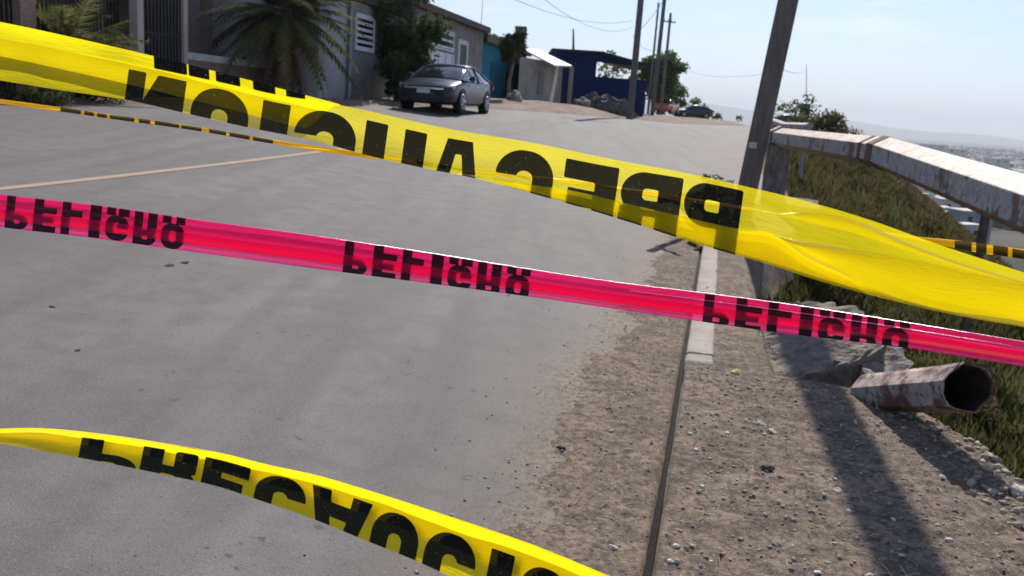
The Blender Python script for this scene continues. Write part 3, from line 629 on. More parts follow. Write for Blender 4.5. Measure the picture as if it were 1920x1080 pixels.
tree('bush', onground(1548, 60), 1.9, 2.1, 'dark low bush on the hillside left of the radio mast view', lf_olive, .06, 43, 16, .12, 40, .05, 'bush')
tree('bush', onground(1582, 66), 1.5, 1.7, 'last small bush on the hill crest before the open valley', lf_olive, .06, 47, 12, .12, 40, .05, 'bush')
for i, (px_, D_) in enumerate(((1345, 150), (1362, 160), (1378, 150), (1330, 170))):
    tree('bush', onground(px_, D_)+Vector((0, 0, 4.2)), 4, 2.0, ['leftmost', 'second', 'third', 'rightmost'][[1, 2, 3, 0][i]]+' of the far dark bushes at the road crest', lf_olive, .1, 50+i, 8, .25, 10, .1, 'bush')
# hillside grass: far too many blades to count
def grass(name, regions, label, c1, c2, tr=.4):
    V = []
    for n, t0, t1, q0, q1, h0, h1, wd in regions:
        r = rng; t = r.uniform(t0, t1, n); q = q0+(q1-q0)*r.random(n)**1.3; e = edge(t); s = e+q
        # clumping
        keep = fbm(t*1.1, s*1.1, 3, 21)+.5 > r.random(n)*.75; t = t[keep]; s = s[keep]; n = len(t)
        i = np.clip(np.searchsorted(ta, t)-1, 0, len(ta)-2); j = np.clip(np.searchsorted(sa, s)-1, 0, len(sa)-2)
        fx = (t-ta[i])/(ta[i+1]-ta[i]); fy = (s-sa[j])/(sa[j+1]-sa[j]); z = (ZZ[i, j]*(1-fx)+ZZ[i+1, j]*fx)*(1-fy)+(ZZ[i, j+1]*(1-fx)+ZZ[i+1, j+1]*fx)*fy
        P = np.concatenate([t[:, None]*Tv+(s[:, None]+S0)*Sv, z[:, None]-.02], 1)
        h = (h0+(h1-h0)*r.random(n)**1.5)*(0.6+.9*np.clip(fbm(t*.6, s*.6, 3, 5)+.5, 0, 1)); a = r.uniform(0, 6.28, n); le = r.random(n)**2*.45
        d = np.stack([np.cos(a)*le, np.sin(a)*le, np.ones(n)], 1); sd2 = np.stack([-np.sin(a), np.cos(a), np.zeros(n)], 1)*wd
        mid = P+d*np.array([.6, .6, 1])*h[:, None]*.55; tip = P+d*np.array([1.2, 1.2, .95])*h[:, None]
        V.append(np.stack([P-sd2, P+sd2, mid+sd2*.7, tip, mid-sd2*.7], 1))
    V = np.concatenate(V).reshape(-1, 3); o = rawmesh(name, V, np.arange(len(V)).reshape(-1, 5), leafmat(label[:12], c1, c2, .9, tr)); tag(o, label, 'grass', kind='stuff')
grass('grass', [(46000, 2.6, 8, .12, 3.4, .05, .24, .0028), (70000, 5, 18, .35, 7.5, .08, .26, .0048), (90000, 14, 48, .3, 9, .10, .30, .0075)], 'dry olive green grass covering the hillside below the road', (.05, .06, .02), (.20, .195, .07))
grass('scrub', [(9000, 4.5, 20, .8, 7, .10, .28, .005), (14000, 20, 110, .5, 14, .2, .55, .022)], 'rusty brown dry scrub on the hillside slope', (.08, .058, .028), (.20, .145, .07))
bl = []
for k in range(150):
    t = random.uniform(3.2, 9) if k < 45 else random.uniform(8, 42); q = random.uniform(.5, 2.6) if k < 45 else random.uniform(.6, 6); s = float(edge(t))+q; P = W3(t, s, surf(t, s)); rr = random.uniform(.07, .2) if k < 45 else random.uniform(.12, .42)
    bl.append((P[0], P[1], P[2]+rr*.5, rr, rr, rr*.8))
V_ = []
for b_ in bl[:45]: V_.append(b_)
o = leafcloud('scrub', V_, leafmat('scrub_near', (.05, .055, .022), (.19, .165, .075), 3, .4), .022, 7000, None, 301); tag(o, 'small dry scrub plants close to the broken road edge', 'scrub', kind='stuff')
o = leafcloud('scrub', bl[45:], leafmat('scrub_far', (.045, .05, .02), (.17, .14, .065), 2, .4), .045, 900, None, 302); tag(o, 'olive and straw coloured scrub clumps dotting the slope under the rail', 'scrub', kind='stuff')
# left roadside weeds
P_ = []
for k in range(9): P_.append((random.uniform(-.7, .7), random.uniform(-.25, .25), random.uniform(.05, .2), .35, .2, .18))
for i, (t, s, lab) in enumerate(((16.5, -13.2, 'low dark weeds along the far left kerb'), (14.5, -13.0, 'weeds by the kerb at the extreme left edge'))):
    o = empty('weeds', atTS(t, s)); tag(o, lab, 'weeds'); leafcloud('foliage', P_, lf_olive, .06, 260, o, 60+i)

o = empty('weeds', gp(13, -.1, .3)); tag(o, 'dry weeds growing on the dirt mound beside the utility pole', 'weeds')
leafcloud('foliage', [tuple(np.array(W3(t, s, z+float(base(t, 0))))-np.array(o.location))+(.16, .2, .13) for t, s, z in ((10.6, .12, .25), (11.4, .1, .35), (12.2, .05, .42), (13.2, .0, .5))], lf_olive, .04, 1400, o, 71)
# ------------------------------------------------------------------ houses (local frame: x = s, y = t)
def HM(t, s, z=0): return Matrix.Translation(Vector(W3(t, s, z))) @ Matrix.Rotation(RZ, 4, 'Z')
class House:
    def __init__(s, name, t, s_, z, label, cat='house'):
        s.o = empty(name, W3(t, s_, z), RZ); tag(s.o, label, cat); s.t = t; s.s = s_; s.z = z
    def box(s, name, t0, t1, s0, s1, z0, z1, m, parent=None, bevel=0):
        return MB().box((s0-s.s, t0-s.t, z0-s.z), (s1-s.s, t1-s.t, z1-s.z)).build(name, m, parent or s.o, bevel=bevel)
    def window(s, t0, t1, z0, z1, fs, fm, pm, slats=0, fw=.07):
        b = MB(); T, S_, Z = s.t, s.s, s.z
        for a, c, d, e in ((t0, t1, z0, z0+fw), (t0, t1, z1-fw, z1), (t0, t0+fw, z0+fw, z1-fw), (t1-fw, t1, z0+fw, z1-fw)): b.box((fs-S_+.003, a-T, d-Z), (fs-S_+.06, c-T, e-Z))
        o = b.build('window', fm, s.o)
        MB().box((fs-S_+.004, t0+fw-T, z0+fw-Z), (fs-S_+.02, t1-fw-T, z1-fw-Z)).build('pane', pm, o)
        if slats:
            b = MB()
            for k in range(slats):
                z = z0+(k+.5)*(z1-z0)/slats; b.box((fs-S_+.024, t0+fw-T, z-.045-Z), (fs-S_+.05, t1-fw-T, z+.045-Z))
            b.build('slats', fm, o)
        return o
glass = mat('window_glass', (.015, .018, .02), .15, spec=.5)
whitep = mat('white_paint', (.80, .80, .80), .6, (.68, .68, .68), 3)
def plaster(name, c, c2): return mat(name, c, .92, c2, 1.6, bump=.3, bscale=25)
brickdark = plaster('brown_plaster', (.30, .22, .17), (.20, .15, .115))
# far-left porch house
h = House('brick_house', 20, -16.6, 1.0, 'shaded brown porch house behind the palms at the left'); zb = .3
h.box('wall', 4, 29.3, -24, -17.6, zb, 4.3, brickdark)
h.box('roof', 3.6, 24.4, -24.3, -14.6, 4.3, 4.55, mat('roof_slab', (.16, .13, .11), .9, (.1, .085, .07), 2))
for t in (9, 13.5, 19.2, 23.9): h.box('porch_post', t, t+.25, -15.1, -14.85, .6, 4.3, mat('post_paint', (.24, .20, .18), .8))
for t0 in (6, 11, 15.5, 21.5): h.window(t0, t0+1.6, 1.9, 3.4, -17.6, mat('dark_frame', (.2, .19, .18), .6), glass)
h.box('door', 18.6, 19.6, -17.6, -17.54, .9, 3.1, mat('wood_door', (.12, .07, .05), .6))
# annex with white window frame right of palm trunk
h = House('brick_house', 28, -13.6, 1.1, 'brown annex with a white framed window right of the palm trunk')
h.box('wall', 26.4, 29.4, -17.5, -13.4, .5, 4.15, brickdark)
h.window(26.9, 28.3, 2.5, 3.95, -13.4, whitep, glass, fw=.12)
# low wall and railings
h = House('low_wall', 22, -13.5, 1.1, 'low reddish brick wall with pale capping behind the palm trunk', 'wall')
redb = mat('red_brick', (.34, .22, .17), .9, (.20, .15, .12), 5, bump=.5)
h.box('wall', 20.6, 26.3, -13.6, -13.4, .5, 2.12, redb); h.box('capping', 20.55, 26.32, -13.65, -13.35, 2.12, 2.3, mat('cap', (.62, .60, .52), .9, (.42, .44, .36), 4))
h = House('iron_gate', 19.6, -13.4, 1.0, 'tall black barred iron gate left of the low brick wall', 'gate')
blk = mat('black_iron', (.012, .011, .012), .5)
b = MB()
for k in range(12): y = -.75+k*.135; b.box((-.02, y, -.4), (.02, y+.04, 3.0))
b.box((-.03, -.78, .2), (.03, .8, .28)); b.box((-.03, -.78, 1.6), (.03, .8, 1.68)); b.box((-.03, -.78, 2.9), (.03, .8, 3.0)); b.build('bars', blk, h.o)
h.box('gate_post', 18.5, 18.72, -13.5, -13.28, .4, 4.2, mat('gate_post', (.42, .37, .32), .8)); h.box('gate_post', 20.35, 20.52, -13.5, -13.3, .4, 4.2, mat('gate_post', (.3, .27, .25)))
h = House('railing', 15, -13.7, 1, 'dark iron railing behind the bushy palm', 'fence')
b = MB()
for k in range(60): y = -3.6+k*.118; b.box((-.015, y, -.5), (.015, y+.03, 2.4))
b.box((-.02, -3.6, .1), (.02, 3.45, .16)); b.box((-.02, -3.6, 2.2), (.02, 3.45, 2.26)); b.build('bars', blk, h.o)
for k in range(2): h.box('pillar', 12+k*3.2, 12.4+k*3.2, -13.9, -13.5, .3, 3.4, redb)
# grey house
h = House('grey_house', 28, -12, 1.2, 'plain grey house with slatted white window left of the tree')
h.box('wall', 24.9, 31.5, -18, -11.8, .5, 4.45, plaster('grey_plaster', (.55, .53, .52), (.44, .42, .41)))
h.box('roof_edge', 24.8, 31.6, -18.1, -11.55, 4.45, 4.68, mat('fascia', (.10, .08, .07), .9, (.06, .05, .045), 3))
h.box('wall', 26.9, 31.45, -11.795, -11.68, .5, 4.40, plaster('green_grey', (.27, .27, .235), (.2, .2, .175)))
h.window(27.2, 28.75, 2.95, 4.1, -11.68, whitep, glass, 6)
MB().tube([(.34, -1.15, -.2), (.34, -1.15, 3.2)], .04, 8).build('drain_pipe', mat('pipe_grey', (.4, .42, .45), .5), h.o)
# garage house
h = House('garage_house', 36, -12, 1.3, 'house with a white garage door behind the parked sedan')
h.box('wall', 31.6, 43.1, -19, -11.8, .6, 4.95, plaster('dull_plaster', (.34, .31, .28), (.22, .20, .18)))
h.box('roof_edge', 31.5, 43.15, -19.1, -11.45, 4.95, 5.2, mat('brown_fascia', (.11, .075, .06), .9, (.06, .05, .04), 2))
h.box('garage_door', 32.0, 38.2, -11.797, -11.72, 1.2, 3.55, mat('garage_paint', (.80, .81, .86), .5, (.72, .73, .78), 2)); b = MB()
for k in range(7): b.box((.285, -4+k*.98, .0), (.31, -3.96+k*.98, 2.2))
b.build('door_rib', mat('rib', (.38, .39, .42), .6), h.o)
h.window(32.6, 38.2, 3.65, 4.5, -11.8, whitep, glass, 3)
h.window(38.9, 40.4, 1.6, 4.3, -11.8, whitep, mat('door_dark', (.04, .04, .045), .4), fw=.2)
# turquoise house
h = House('turquoise_house', 44, -12, 1.5, 'small turquoise painted house behind the round clipped tree')
h.box('wall', 43.3, 53.5, -18, -11.9, .7, 4.55, plaster('turquoise_paint', (.028, .235, .32), (.02, .17, .24)))
h.box('roof_edge', 43.2, 53.6, -18.1, -11.6, 4.55, 4.95, mat('dark_thatch', (.06, .05, .035), .95, (.11, .095, .06), 5, bump=.8))
h.box('door', 45.2, 46.4, -11.897, -11.85, 1.5, 3.7, mat('teal_door', (.02, .13, .18), .6))
h.window(48.2, 49.6, 2.4, 3.5, -11.9, mat('teal_frame', (.03, .28, .35)), glass)
tag(leafcloud('roof_weeds', [(-.2, -.6+k*.8, 3.5, .4, .7, .18) for k in range(9)], lf_olive, .08, 60, h.o, 77), kind='stuff')
cc = at(975, 86, 49.5); o = empty('roof_tank', tuple(cc)); tag(o, 'dark water tank on a red brick pillar above the turquoise house', 'water tank')
MB().box((-.27, -.27, -.5), (.27, .27, .62)).build('pillar', mat('red_pillar', (.24, .08, .075), .9, (.15, .06, .055), 6), o)
MB().box((-.33, -.33, .62), (.33, .33, 1.05)).build('tank', mat('tank_black', (.05, .055, .06), .5), o, bevel=.06)
# cream house with awning
def camframe(px, D, dz=0): P = onground(px, D); return P
A0 = at(969, 200, 46.5); A1 = at(1026, 200, 49.5); B1 = at(1046, 200, 56)
def wallpoly(name, pts2, z0, z1, m, parent, th=.2):
    b = MB(); o = np.array(parent.location); n = len(pts2)
    vs = [Vector((p[0]-o[0], p[1]-o[1], z-o[2])) for z in (z0, z1) for p in pts2]
    b.add(vs, [tuple(range(n))[::-1], tuple(range(n, 2*n))]+[(i, (i+1) % n, (i+1) % n+n, i+n) for i in range(n)]); return b.build(name, m, parent)
cre = empty('cream_house', (A0[0], A0[1], 1.4)); tag(cre, 'small cream house with sloping white sheet awning left of the blue building', 'house')
dvec = (A1-A0); nvec = np.array([-dvec[1], dvec[0], 0]); nvec /= np.linalg.norm(nvec)
bk1 = A0-EYEP; bk1[2] = 0; bk1 = A0+bk1/np.linalg.norm(bk1)*7
wallpoly('wall', [A0, A1, B1, bk1], .8, 4.1, plaster('cream', (.42, .38, .33), (.30, .27, .235)), cre)
def slabq(name, quad, th, m, parent):
    o = np.array(parent.location); b = MB(); n = len(quad); vs = [Vector(np.array(p)-o) for p in quad]+[Vector(np.array(p)-o-np.array([0, 0, th])) for p in quad]
    b.add(vs, [tuple(range(n)), tuple(range(n, 2*n))[::-1]]+[(i, (i+1) % n, (i+1) % n+n, i+n) for i in range(n)]); return b.build(name, m, parent)
slabq('awning', [at(974, 88, 49), at(1040, 122, 46.5), at(1073, 123, 52), at(1010, 93, 55)], .09, mat('awning_sheet', (.62, .56, .50), .6, (.5, .43, .37), 2), cre)
for px_, D_ in ((1043, 48), (1064, 51.5)):
    P = onground(px_, D_); tq = at(px_, 122, D_); MB().box((-.12, -.12, 0), (.12, .12, max(1.5, tq[2]-P.z-.15)), Matrix.Translation(P-cre.location)).build('awning_post', mat('post_cream', (.36, .34, .27), .9, (.25, .24, .19), 3), cre)
dd_ = dvec/np.linalg.norm(dvec); nn_ = -nvec
def onwall(name, f0, f1, z0, z1, m, parent, A=A0, dv=dvec, nn=nn_, th=.05):
    p0 = A+dv*f0; p1 = A+dv*f1; return wallpoly(name, [p0+nn*.004, p0+nn*th, p1+nn*th, p1+nn*.004], z0, z1, m, parent)
onwall('window', .62, .80, 2.3, 3.5, mat('dark_frame', (.1, .1, .1)), cre); onwall('skirting', .0, .98, 1.0, 1.75, mat('skirt', (.25, .22, .21), .9), cre)
# blue building: end wall facing the camera, open terrace window
Bl = at(1036, 200, 57); Br = at(1207, 200, 57); blue = empty('blue_building', (Bl[0], Bl[1], 1.2)); tag(blue, 'dark blue building with an open terrace under a sloping roof', 'building')
bv = Br-Bl; bv[2] = 0; bn = np.array([-bv[1], bv[0], 0]); bn /= np.linalg.norm(bn)
bluep = plaster('blue_paint', (.010, .022, .105), (.007, .015, .075))
def bz(py, px=1120, D=57): return float(at(px, py, D)[2])
def fx(px): return (px-1036)/(1207-1036)
def bw(name, f0, f1, z0, z1, th=.25, m=bluep): return wallpoly(name, [Bl+bv*f0, Bl+bv*f1, Bl+bv*f1+bn*th, Bl+bv*f0+bn*th], z0, z1, m, blue)
bw('wall', 0, fx(1112), .6, bz(98, 1075)); bw('wall', fx(1112), fx(1178), .6, bz(146, 1145)); bw('wall', fx(1178), fx(1207), .6, bz(150, 1190))
zl = bz(96, 1060); zr = bz(121, 1195)
# lintel follows the roof slope
b = MB(); ol = np.array(blue.location)
def lint(f0, f1, za, zb_, zc, zd):
    ps = [Bl+bv*f0, Bl+bv*f1]; vs = []
    for off in (0, .25):
        vs += [(*(ps[0]+bn*off)[:2], za), (*(ps[1]+bn*off)[:2], zb_), (*(ps[1]+bn*off)[:2], zd), (*(ps[0]+bn*off)[:2], zc)]
    vs = [Vector(np.array(v)-ol) for v in vs]; b.add(vs, [(0, 1, 2, 3), (7, 6, 5, 4), (0, 4, 5, 1), (3, 2, 6, 7), (0, 3, 7, 4), (1, 5, 6, 2)])
lint(fx(1112), fx(1186), bz(116, 1112), bz(124, 1186), bz(99, 1112), bz(120, 1186)); b.build('lintel', bluep, blue)
wallpoly('wall', [Bl, Bl+bn*.25, Bl+bn*7, Bl+bn*7-bv*.02], .6, zl-.1, bluep, blue)
MB().box((-.1, -.1, 0), (.1, .1, 3.0), Matrix.Translation(Vector(Br+bn*6)-Vector(blue.location)-Vector((0, 0, Br[2]-1)))).build('terrace_post', bluep, blue)
q = [Bl-bv*.06-bn*.5, Bl+bv*1.02-bn*.5, Bl+bv*1.02+bn*6.5, Bl-bv*.06+bn*6.5]
for i, z in enumerate((zl+.05, zr, zr, zl+.05)): q[i] = np.array([q[i][0], q[i][1], z])
m1_ = (q[0]+q[1])/2+np.array([0, 0, .32]); m2_ = (q[2]+q[3])/2+np.array([0, 0, .32])
slabq('roof', [q[0], m1_, m2_, q[3]], .14, mat('navy_roof', (.02, .025, .05), .8), blue); slabq('roof', [m1_+bv*.0005, q[1], q[2], m2_+bv*.0005], .14, mat('navy_roof', (.02, .025, .05), .8), blue)
# low dark fence right of the blue building
bf = empty('low_wall', onground(1195, 62)); tag(bf, 'low navy wall between the blue building and the green tree', 'wall')
p0 = at(1176, 215, 60); p1 = at(1208, 215, 64); wallpoly('wall', [p0, p1, p1+bn*.2, p0+bn*.2], .6, 3.0, bluep, bf)
# thin roof antennas
def mast(px, D, y0, y1, r, label, lean=0):
    a = at(px+lean, y1, D); c = at(px, y0, D); g_ = Vector((a[0], a[1], a[2])); o = empty('antenna', g_); tag(o, label, 'antenna')
    MB().tube([Vector((0, 0, 0)), Vector(c-a)], [r, r*.5], 6).build('rod', mat('mast_grey', (.16, .16, .17), .6), o); return o
mast(1075, 62, 54, 100, .11, 'short thick mast above the blue building roof')
m_ = mast(906, 40, -10, 75, .02, 'thin whip antenna above the garage house roof', lean=-6)
m_ = mast(1512, 62, 120, 215, .035, 'tall thin radio mast standing on the hillside'); 
P = onground(1506, 62); MB().box((-.28, -.28, 0), (.28, .28, 2.0), Matrix.Translation(P-m_.location)).build('mast_base', mat('mast_box', (.05, .06, .05), .8), m_)
# rubble pile and rocks at left verge
for i, (px_, D_, sx_, hh_, lab) in enumerate(((1112, 51, 1.25, .78, 'left heap of grey rubble in front of the blue building'), (1150, 50, 1.15, .85, 'right heap of grey rubble beside the thick pole'))):
    P = onground(px_, D_); bm = bmesh.new(); bmesh.ops.create_icosphere(bm, subdivisions=4, radius=1)
    for v in bm.verts:
        k = 1+.35*mn.noise(v.co*2+Vector((i*9, 0, 0)))+.2*mn.noise(v.co*6); v.co = Vector((v.co.x*sx_*k, v.co.y*.9*k, max(-.2, v.co.z)*hh_*k))
    me = bpy.data.meshes.new('rubble_heap'); bm.to_mesh(me); bm.free(); me.materials.append(mat('rubble', (.15, .13, .115), .95, (.10, .09, .08), 3, bump=1, bscale=9)); o = bpy.data.objects.new('rubble_heap', me); C.objects.link(o); o.location = P; tag(o, lab, 'rubble')
def bigrock(px, D, r, label, m):
    P = onground(px, D); o = stone(px, 200, D, r, m, label, 'boulder', .75); o.location = P+Vector((0, 0, r*.3)); return o
bigrock(962, 41, .42, 'rounded light boulder at the foot of the clipped tree', mat('boulder', (.36, .30, .27), .9, (.22, .19, .17), 4))
bigrock(1092, 49, .45, 'pale boulder left of the rubble heaps', mat('boulder', (.36, .3, .27)))

# ------------------------------------------------------------------ cars
def make_car(P, rz, paint, label, detail=True, hatch=False):
    """length along local y (front = -y), width x"""
    o = empty('parked_car', P, rz); o.scale = (1.03, 1.06, 1.01); tag(o, label, 'car')
    # body: cross sections along y; each ring x-z half profile
    ys = [-2.32, -2.29, -2.15, -1.75, -1.2, -.9, -.2, .6, 1.2, 1.6, 2.0, 2.22, 2.28]
    hood = [.56, .66, .76, .87, .96, .985, .99, 1.0, 1.02, 1.06, 1.08, 1.04, .86]
    hw = [.50, .68, .84, .905, .915, .915, .915, .915, .915, .90, .85, .76, .62]
    low = [.34, .25, .20, .19, .18, .18, .18, .18, .19, .20, .24, .30, .42]
    V = []; n = 16
    for y, H, Wd, lw_ in zip(ys, hood, hw, low):
        pr = [(-.80*Wd, lw_), (-.96*Wd, lw_+.07), (-.995*Wd, lw_+.24), (-1.0*Wd, .62*H), (-.99*Wd, H-.20), (-.955*Wd, H-.07), (-.85*Wd, H-.005), (-.4*Wd, H+.03)]
        pr = pr+[(-x, z) for x, z in pr[::-1]]; V += [(x, y, z) for x, z in pr]
    fs = [(i*n+k, i*n+(k+1) % n, (i+1)*n+(k+1) % n, (i+1)*n+k) for i in range(len(ys)-1) for k in range(n)]+[tuple(range(n))[::-1], tuple((len(ys)-1)*n+k for k in range(n))]
    body = MB().add(V, fs).build('body', paint, o, smooth=True); sub = body.modifiers.new('sub', 'SUBSURF'); sub.levels = sub.render_levels = 2
    cab = [(-1.22, .985, .80), (-.8, 1.20, .74), (-.38, 1.365, .68), (0, 1.44, .645), (.45, 1.455, .63), (.95, 1.41, .63), (1.4, 1.29, .65), (1.75, 1.16, .70), (2.02, 1.08, .76)]
    if hatch: cab[-3:] = [(1.5, 1.40, .65), (1.95, 1.27, .68), (2.2, 1.05, .76)]
    def cring(y, z, x, g=0): 
        lx = .86-.06*max(0, (y-1.2)); pts_ = [(lx, .95), (x+.62*(lx-x)*.55+.01, .95+.55*(z-.95)), (x+g, z-.05+g*.3), (x*.86, z-.005+g), (x*.4, z+.022+g)]
        return [(-a, y, b) for a, b in pts_]+[(a, y, b) for a, b in pts_[::-1]]
    rg = [cring(*c) for c in cab]; gv = [p for r_ in rg for p in r_]
    gf = [(10*i+k, 10*i+k+1, 10*i+11+k, 10*i+10+k) for i in range(len(cab)-1) for k in range(9)]
    gl = MB().add(gv, gf).build('windows', mat('car_glass', (.02, .025, .028), .05, spec=.8), o, smooth=True)
    rv = [p for c in cab[2:7] for p in cring(*c, .012)[2:8]]
    rf_ = MB().add(rv, [(6*i+k, 6*i+k+1, 6*i+7+k, 6*i+6+k) for i in range(4) for k in range(5)]).build('roof', paint, o, smooth=True); s_ = rf_.modifiers.new('s', 'SOLIDIFY'); s_.thickness = .03
    for sg in (0, 1):
        def P_(i, k): v = Vector(rg[i][k if sg == 0 else 9-k]); v.x *= 1.01; return v
        MB().tube([P_(0, 0), P_(0, 2), P_(1, 2), P_(2, 2)], .032, 6).build('pillar', paint, o)
        MB().tube([P_(6, 2), P_(7, 2), P_(8, 2), P_(8, 0)], .05, 6).build('pillar', paint, o)
        MB().tube([P_(4, 0), P_(4, 1), P_(4, 2)], .03, 6).build('pillar', blk, o)
        MB().tube([P_(i, 2) for i in range(1, 8)], .024, 6).build('roof_rail', paint, o)
    tyre = mat('tyre', (.02, .02, .02), .85); rim = mat('alloy', (.55, .55, .56), .3, metal=.8)
    for sx_ in (-1, 1):
        for y in (-1.38, 1.32):
            MB().tube([(sx_*.72, y, .33), (sx_*.915, y, .33)], .385, 20).build('wheel_arch', mat('arch_dark', (.008, .008, .008), .9), o)
            wm = MB(); wm.tube([(sx_*.74, y, .33), (sx_*.76, y, .33), (sx_*.915, y, .33), (sx_*.93, y, .33)], [.30, .33, .33, .30], 22)
            w_ = wm.build('wheel', tyre, o)
            rb = MB(); rb.tube([(sx_*.92, y, .33), (sx_*.936, y, .33)], .09, 12)
            for k in range(5):
                a = k*2*math.pi/5; rb.tube([(sx_*.93, y, .33), (sx_*.938, y+math.cos(a)*.21, .33+math.sin(a)*.21)], .028, 5)
            rr = [(sx_*.934, y+math.cos(a*math.pi/10)*.215, .33+math.sin(a*math.pi/10)*.215) for a in range(21)]; rb.tube(rr, .018, 5, False); rb.build('rim', rim, w_)
    if detail:
        MB().box((-.62, -2.315, .42), (.62, -2.26, .60)).build('grille', mat('grille', (.01, .01, .012), .4), o, bevel=.02)
        MB().box((-.7, -2.31, .24), (.7, -2.2, .36)).build('lower_intake', mat('grille', (.01, .01, .012)), o, bevel=.02)
        MB().box((-.20, -2.335, .50), (.20, -2.318, .62)).build('number_plate', mat('plate', (.6, .6, .58), .5), o)
        MB().box((-.60, -2.30, .625), (.60, -2.25, .66)).build('chrome_strip', mat('chrome', (.7, .7, .7), .15, metal=1), o)
        for sg in (-1, 1):
            hl = MB(); hl.add([(sg*.60, -2.27, .60), (sg*.86, -2.0, .66), (sg*.86, -1.96, .78), (sg*.55, -2.23, .71), (sg*.60, -2.15, .60), (sg*.8, -1.9, .66), (sg*.8, -1.9, .76), (sg*.55, -2.12, .70)], [(0, 1, 2, 3), (7, 6, 5, 4), (0, 4, 5, 1), (1, 5, 6, 2), (2, 6, 7, 3), (3, 7, 4, 0)]); hl.build('headlight', mat('lamp_glass', (.5, .52, .55), .05, spec=1), o)
            mr_ = MB(); mr_.tube([(sg*.88, -.72, 1.0), (sg*.97, -.70, 1.04), (sg*1.08, -.70, 1.05)], [.03, .09, .07], 8); mr_.build('mirror', paint, o)
            [MB().box((sg*.915-.014, y, .80), (sg*.915+.014, y+.18, .83)).build('door_handle', mat('chrome', (.7, .7, .7)), o) for y in (.05, 1.0)]
            ln = MB(); [ln.box((sg*.902-.004, y, .3), (sg*.902+.004, y+.012, .93)) for y in (-.78, .30, 1.25)]; ln.build('door_seam', blk, o)
    for sg in (-1, 1): MB().box((sg*.72-.14, 2.2, .78), (sg*.72+.14, 2.30, .93)).build('tail_light', mat('tail_red', (.3, .01, .01), .2), o)
    return o
def carpaint(name, c): return mat(name, c, .32, metal=.05, spec=.35, coat=.35)
cp = Vector(W3(28.0, -8.72, float(base(28.0, -8.72))+.0))
make_car(cp, RZ, carpaint('gunmetal', (.014, .016, .030)), 'dark grey sedan parked facing the camera by the garage house')
P = onground(1296, 104); make_car(P+Vector((0, 0, .05)), RZ-rad(62), carpaint('dark_green_grey', (.03, .035, .04)), 'far dark car parked crosswise below the small trees', False)
P = onground(1246, 90); make_car(P+Vector((0, 0, .3)), RZ-rad(10), carpaint('orange_paint', (.55, .14, .07)), 'far orange and white car at the road crest beside the broad tree', False, True)
P = onground(1322, 118); make_car(P+Vector((0, 0, .2)), RZ-rad(75), carpaint('white_car', (.6, .6, .62)), 'white car half hidden behind the far dark car', False)
P = onground(1466, 88); make_car(P+Vector((0, 0, .0)), RZ-rad(70), carpaint('silver_car', (.10, .105, .11)), 'dark car beyond the leaning pole behind the far guardrail', False, True)

# ------------------------------------------------------------------ city in the valley
def boxes_mesh(name, items, m):
    V = []; Fq = []; col = []
    f = np.array([(0,3,2,1),(4,5,6,7),(0,1,5,4),(1,2,6,5),(2,3,7,6),(3,0,4,7)])
    for i, (x, y, z, a, b, h, rz, cc) in enumerate(items):
        c_, s_ = math.cos(rz), math.sin(rz); p = np.array([(-a,-b,-2),(a,-b,-2),(a,b,-2),(-a,b,-2),(-a,-b,h),(a,-b,h),(a,b,h),(-a,b,h)], float)
        V.append(np.stack([x+p[:, 0]*c_-p[:, 1]*s_, y+p[:, 0]*s_+p[:, 1]*c_, z+p[:, 2]], 1)); Fq.append(f+8*i); col += [cc]*8
    o = rawmesh(name, np.concatenate(V), np.concatenate(Fq), m); a = o.data.attributes.new('tone', 'FLOAT_COLOR', 'POINT'); a.data.foreach_set('color', np.array([(*c, 1) for c in col], np.float32).ravel()); return o
tm_ = bpy.data.materials.new('town_walls'); tm_.use_nodes = True; a = tm_.node_tree.nodes.new('ShaderNodeAttribute'); a.attribute_name = 'tone'; tm_.node_tree.links.new(a.outputs['Color'], tm_.node_tree.nodes['Principled BSDF'].inputs['Base Color'])
pal = [(.5, .48, .45), (.32, .28, .24), (.2, .17, .15), (.6, .59, .57), (.36, .25, .19), (.12, .12, .12), (.28, .29, .31)]
items = []
for i in range(9000):
    D = 420*(12)**(random.random()**.8); px_ = random.uniform(1380, 2250); P = at(px_, 250, D); z = gz(P[0], P[1]); k = random.random()
    big = random.random() < .05
    items.append((P[0], P[1], z, random.uniform(4, 9)*(3 if big else 1), random.uniform(4, 8)*(2 if big else 1), random.uniform(3, 7)*(1.4 if big else 1), random.choice((.3, .3+1.57))+random.gauss(0, .06), random.choice(pal)))
o = boxes_mesh('town', items, tm_); tag(o, 'hazy valley town of countless small houses', 'town', kind='stuff')
blobs = []; V = []
r = np.random.default_rng(5)
for i in range(2600):
    D = 380*(11)**(random.random()**.8); px_ = random.uniform(1380, 2250); P = at(px_, 250, D); z = gz(P[0], P[1]); q = random.uniform(3, 7)*(1+D/4000)
    n = 7; d = r.standard_normal((n, 3)); d[:, 2] = np.abs(d[:, 2])*.6; d *= q*.5; c0 = np.array([P[0], P[1], z+1]); a = r.standard_normal((n, 3))*q*.35; b = r.standard_normal((n, 3))*q*.35
    V.append(np.stack([c0+d-a, c0+d+b, c0+d+a, c0+d-b], 1))
V = np.concatenate(V).reshape(-1, 3); o = rawmesh('valley_trees', V, np.arange(len(V)).reshape(-1, 4), leafmat('valley_leaf', (.02, .028, .014), (.05, .055, .03), .01)); tag(o, 'dark trees scattered through the valley town', 'trees', kind='stuff')
